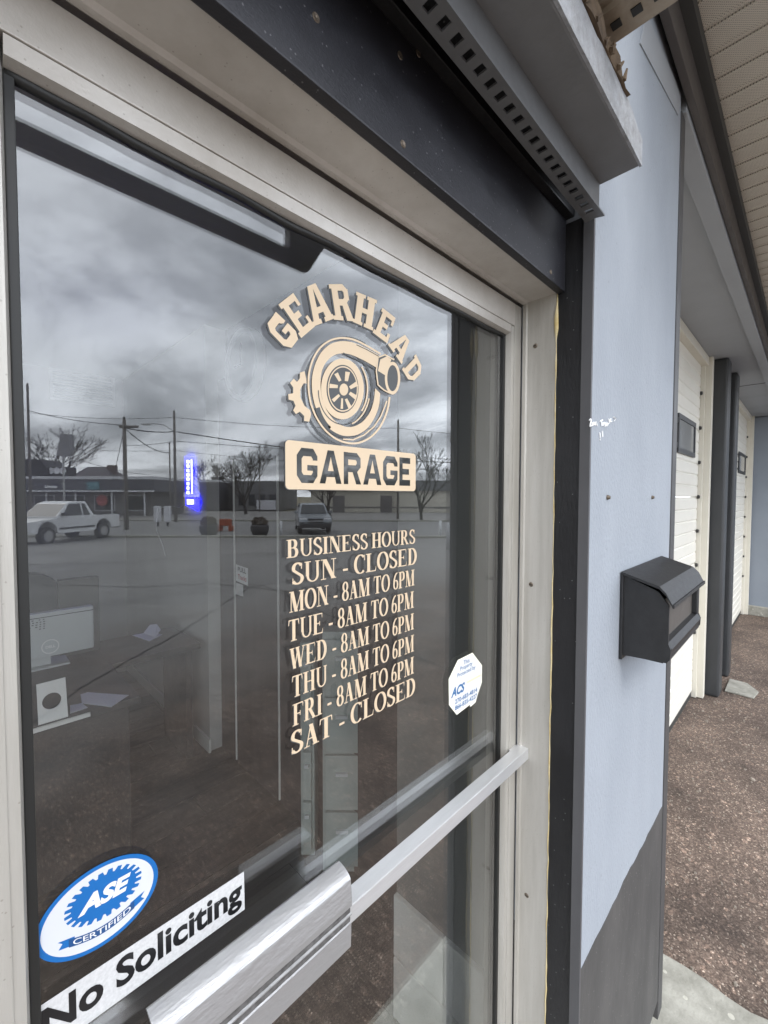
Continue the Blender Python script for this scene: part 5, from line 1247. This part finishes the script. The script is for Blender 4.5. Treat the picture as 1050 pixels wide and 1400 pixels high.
# leafless trees
def tree(px, d, htop, spread, seed, label, trunk=0.16, fork=0.2, depth=7):
    T = WT('bare_tree', label, 'tree', lat(px,d), d, gz(d)-0.02, 0, 'leafless trees along the street')
    rn = random.Random(seed); H = hz(htop,d)-gz(d)
    tr_, cr_ = [], []
    def grow(p, dirn, L, r, lev):
        n = 3; pts=[p]; q=p; dd=dirn.copy()
        for i in range(n):
            dd = (dd+Vector((rn.gauss(0,.10),rn.gauss(0,.10),rn.gauss(0,.05)+0.03))).normalized(); q = q+dd*(L/n); pts.append(q)
        (tr_ if lev < 1 else cr_).append((pts, [r*(1-0.40*i/n) for i in range(n+1)], 6 if lev<2 else 3))
        if lev >= depth: return
        k = 7 if lev == 0 else rn.choice((2,2,3))
        for i in range(k):
            t = 1.0 if i < 2 else rn.uniform(0.4,1.0)
            b0 = pts[min(n,int(t*n+0.01))]; az = rn.uniform(0,2*math.pi) if lev else (i+rn.uniform(-.3,.3))*2*math.pi/k
            tilt = rn.uniform(0.22,0.55)*spread*(1.25 if lev == 0 else 1)
            side = Vector((math.cos(az),math.sin(az),0)); nd = (dd*math.cos(tilt)+side*math.sin(tilt)).normalized()
            grow(b0, nd, L*(rn.uniform(0.95,1.25) if lev == 0 else rn.uniform(0.62,0.84)), r*(0.5 if lev == 0 else 0.66)*rn.uniform(.85,1.1), lev+1)
    grow(Vector((0,0,0)), Vector((0,0,1)), H*fork, 1.0, 0)
    mz = max(p.z for pts,_,_ in cr_ for p in pts); s = H/mz
    for lst, nm in ((tr_,'trunk'),(cr_,'crown')):
        b = MB()
        for pts, rr, n in lst: b.tube([p*s for p in pts], [max(0.0125*d/40, r*trunk) for r in rr], n, False)
        T.part(nm, b, bark)
tree(50,58,570,1.25,3,'large spreading bare tree at the far left of the glass',0.32,0.2,7)
tree(285,64,625,1.15,8,'small bare tree above the dark store bay',0.16,0.2,6)
tree(336,50,606,1.05,12,'round bare tree right of the glowing sign',0.2,0.2,7)
tree(452,38,612,1.2,17,'bare tree behind the cream name plate',0.17,0.22,6)
tree(576,38,585,1.0,41,'tall bare tree right of the name plate',0.17,0.2,7)

# tar-dark cracks wandering over the lot
crackm = mat('pavement_crack', (0.03,0.028,0.026), 0.9)
def crack(pts):
    rn = random.Random(len(pts)*31+int(pts[0][0])); L=[]
    for (a,b_),(c,e_) in zip(pts[:-1],pts[1:]):
        for i in range(10):
            t=i/10; p=at_z(a+(c-a)*t, b_+(e_-b_)*t+rn.uniform(-0.8,0.8), -0.03); L.append(Vector((p.x,-p.y,0)))
    b=MB(); vs=[]; fs=[]
    for i,p in enumerate(L):
        t=(L[min(i+1,len(L)-1)]-L[max(i-1,0)]).normalized(); n=Vector((-t.y,t.x,0)); w=0.002+0.0009*p.length*rn.uniform(0.5,1.3)
        dd=(Vector((p.x,-p.y,0))-Vector((cam_pos.x,cam_pos.y,0))).dot(_h)
        z=max(gz(dd)+0.006 if p.y < -6.4 else -0.036, -0.036 if p.y > -9.2 else -9)+0.004
        vs += [tuple((p-n*w).to_3d()+Vector((0,0,z))),tuple((p+n*w).to_3d()+Vector((0,0,z)))]
    fs=[(2*i,2*i+1,2*i+3,2*i+2) for i in range(len(L)-1)]
    tag(b.add(vs,fs).build('pavement_crack', crackm), None, None, None, 'structure')
crack([(30,998),(110,940),(180,900),(240,868),(340,803),(420,790)])
crack([(60,800),(200,802),(290,797),(420,812),(560,800)])
crack([(40,772),(160,768),(330,752),(520,748)])
crack([(360,800),(470,850),(560,893),(660,935)])

# loose stones and crumbs of asphalt gathered by the wall and the bays
rn = random.Random(77); b = MB()
for i in range(520):
    x = rn.uniform(1.86,6.0); y = 0.18-abs(rn.gauss(0,0.42)) if rn.random() < 0.7 else rn.uniform(-2.2,0.15)
    r0 = rn.uniform(0.003,0.009)*(1.6 if rn.random() < 0.06 else 1)
    vs = [(x+r0*rn.uniform(.6,1.2)*math.cos(t_), y+r0*rn.uniform(.6,1.2)*math.sin(t_), -0.037) for t_ in (0.2,1.5,2.7,3.9,5.2)]
    vs += [(x+(v[0]-x)*0.6, y+(v[1]-y)*0.6, -0.036+r0*rn.uniform(.6,1.0)) for v in vs]
    b.add(vs, [(5,6,7,8,9)]+[(k,(k+1)%5,5+(k+1)%5,5+k) for k in range(5)])
tag(b.build('gravel', mat('loose_stone',(0.30,0.26,0.215),0.9,var=0.9,vscale=30,col2=(0.14,0.115,0.095))), 'loose gravel scattered over the brown asphalt drive', 'gravel', None, 'stuff')
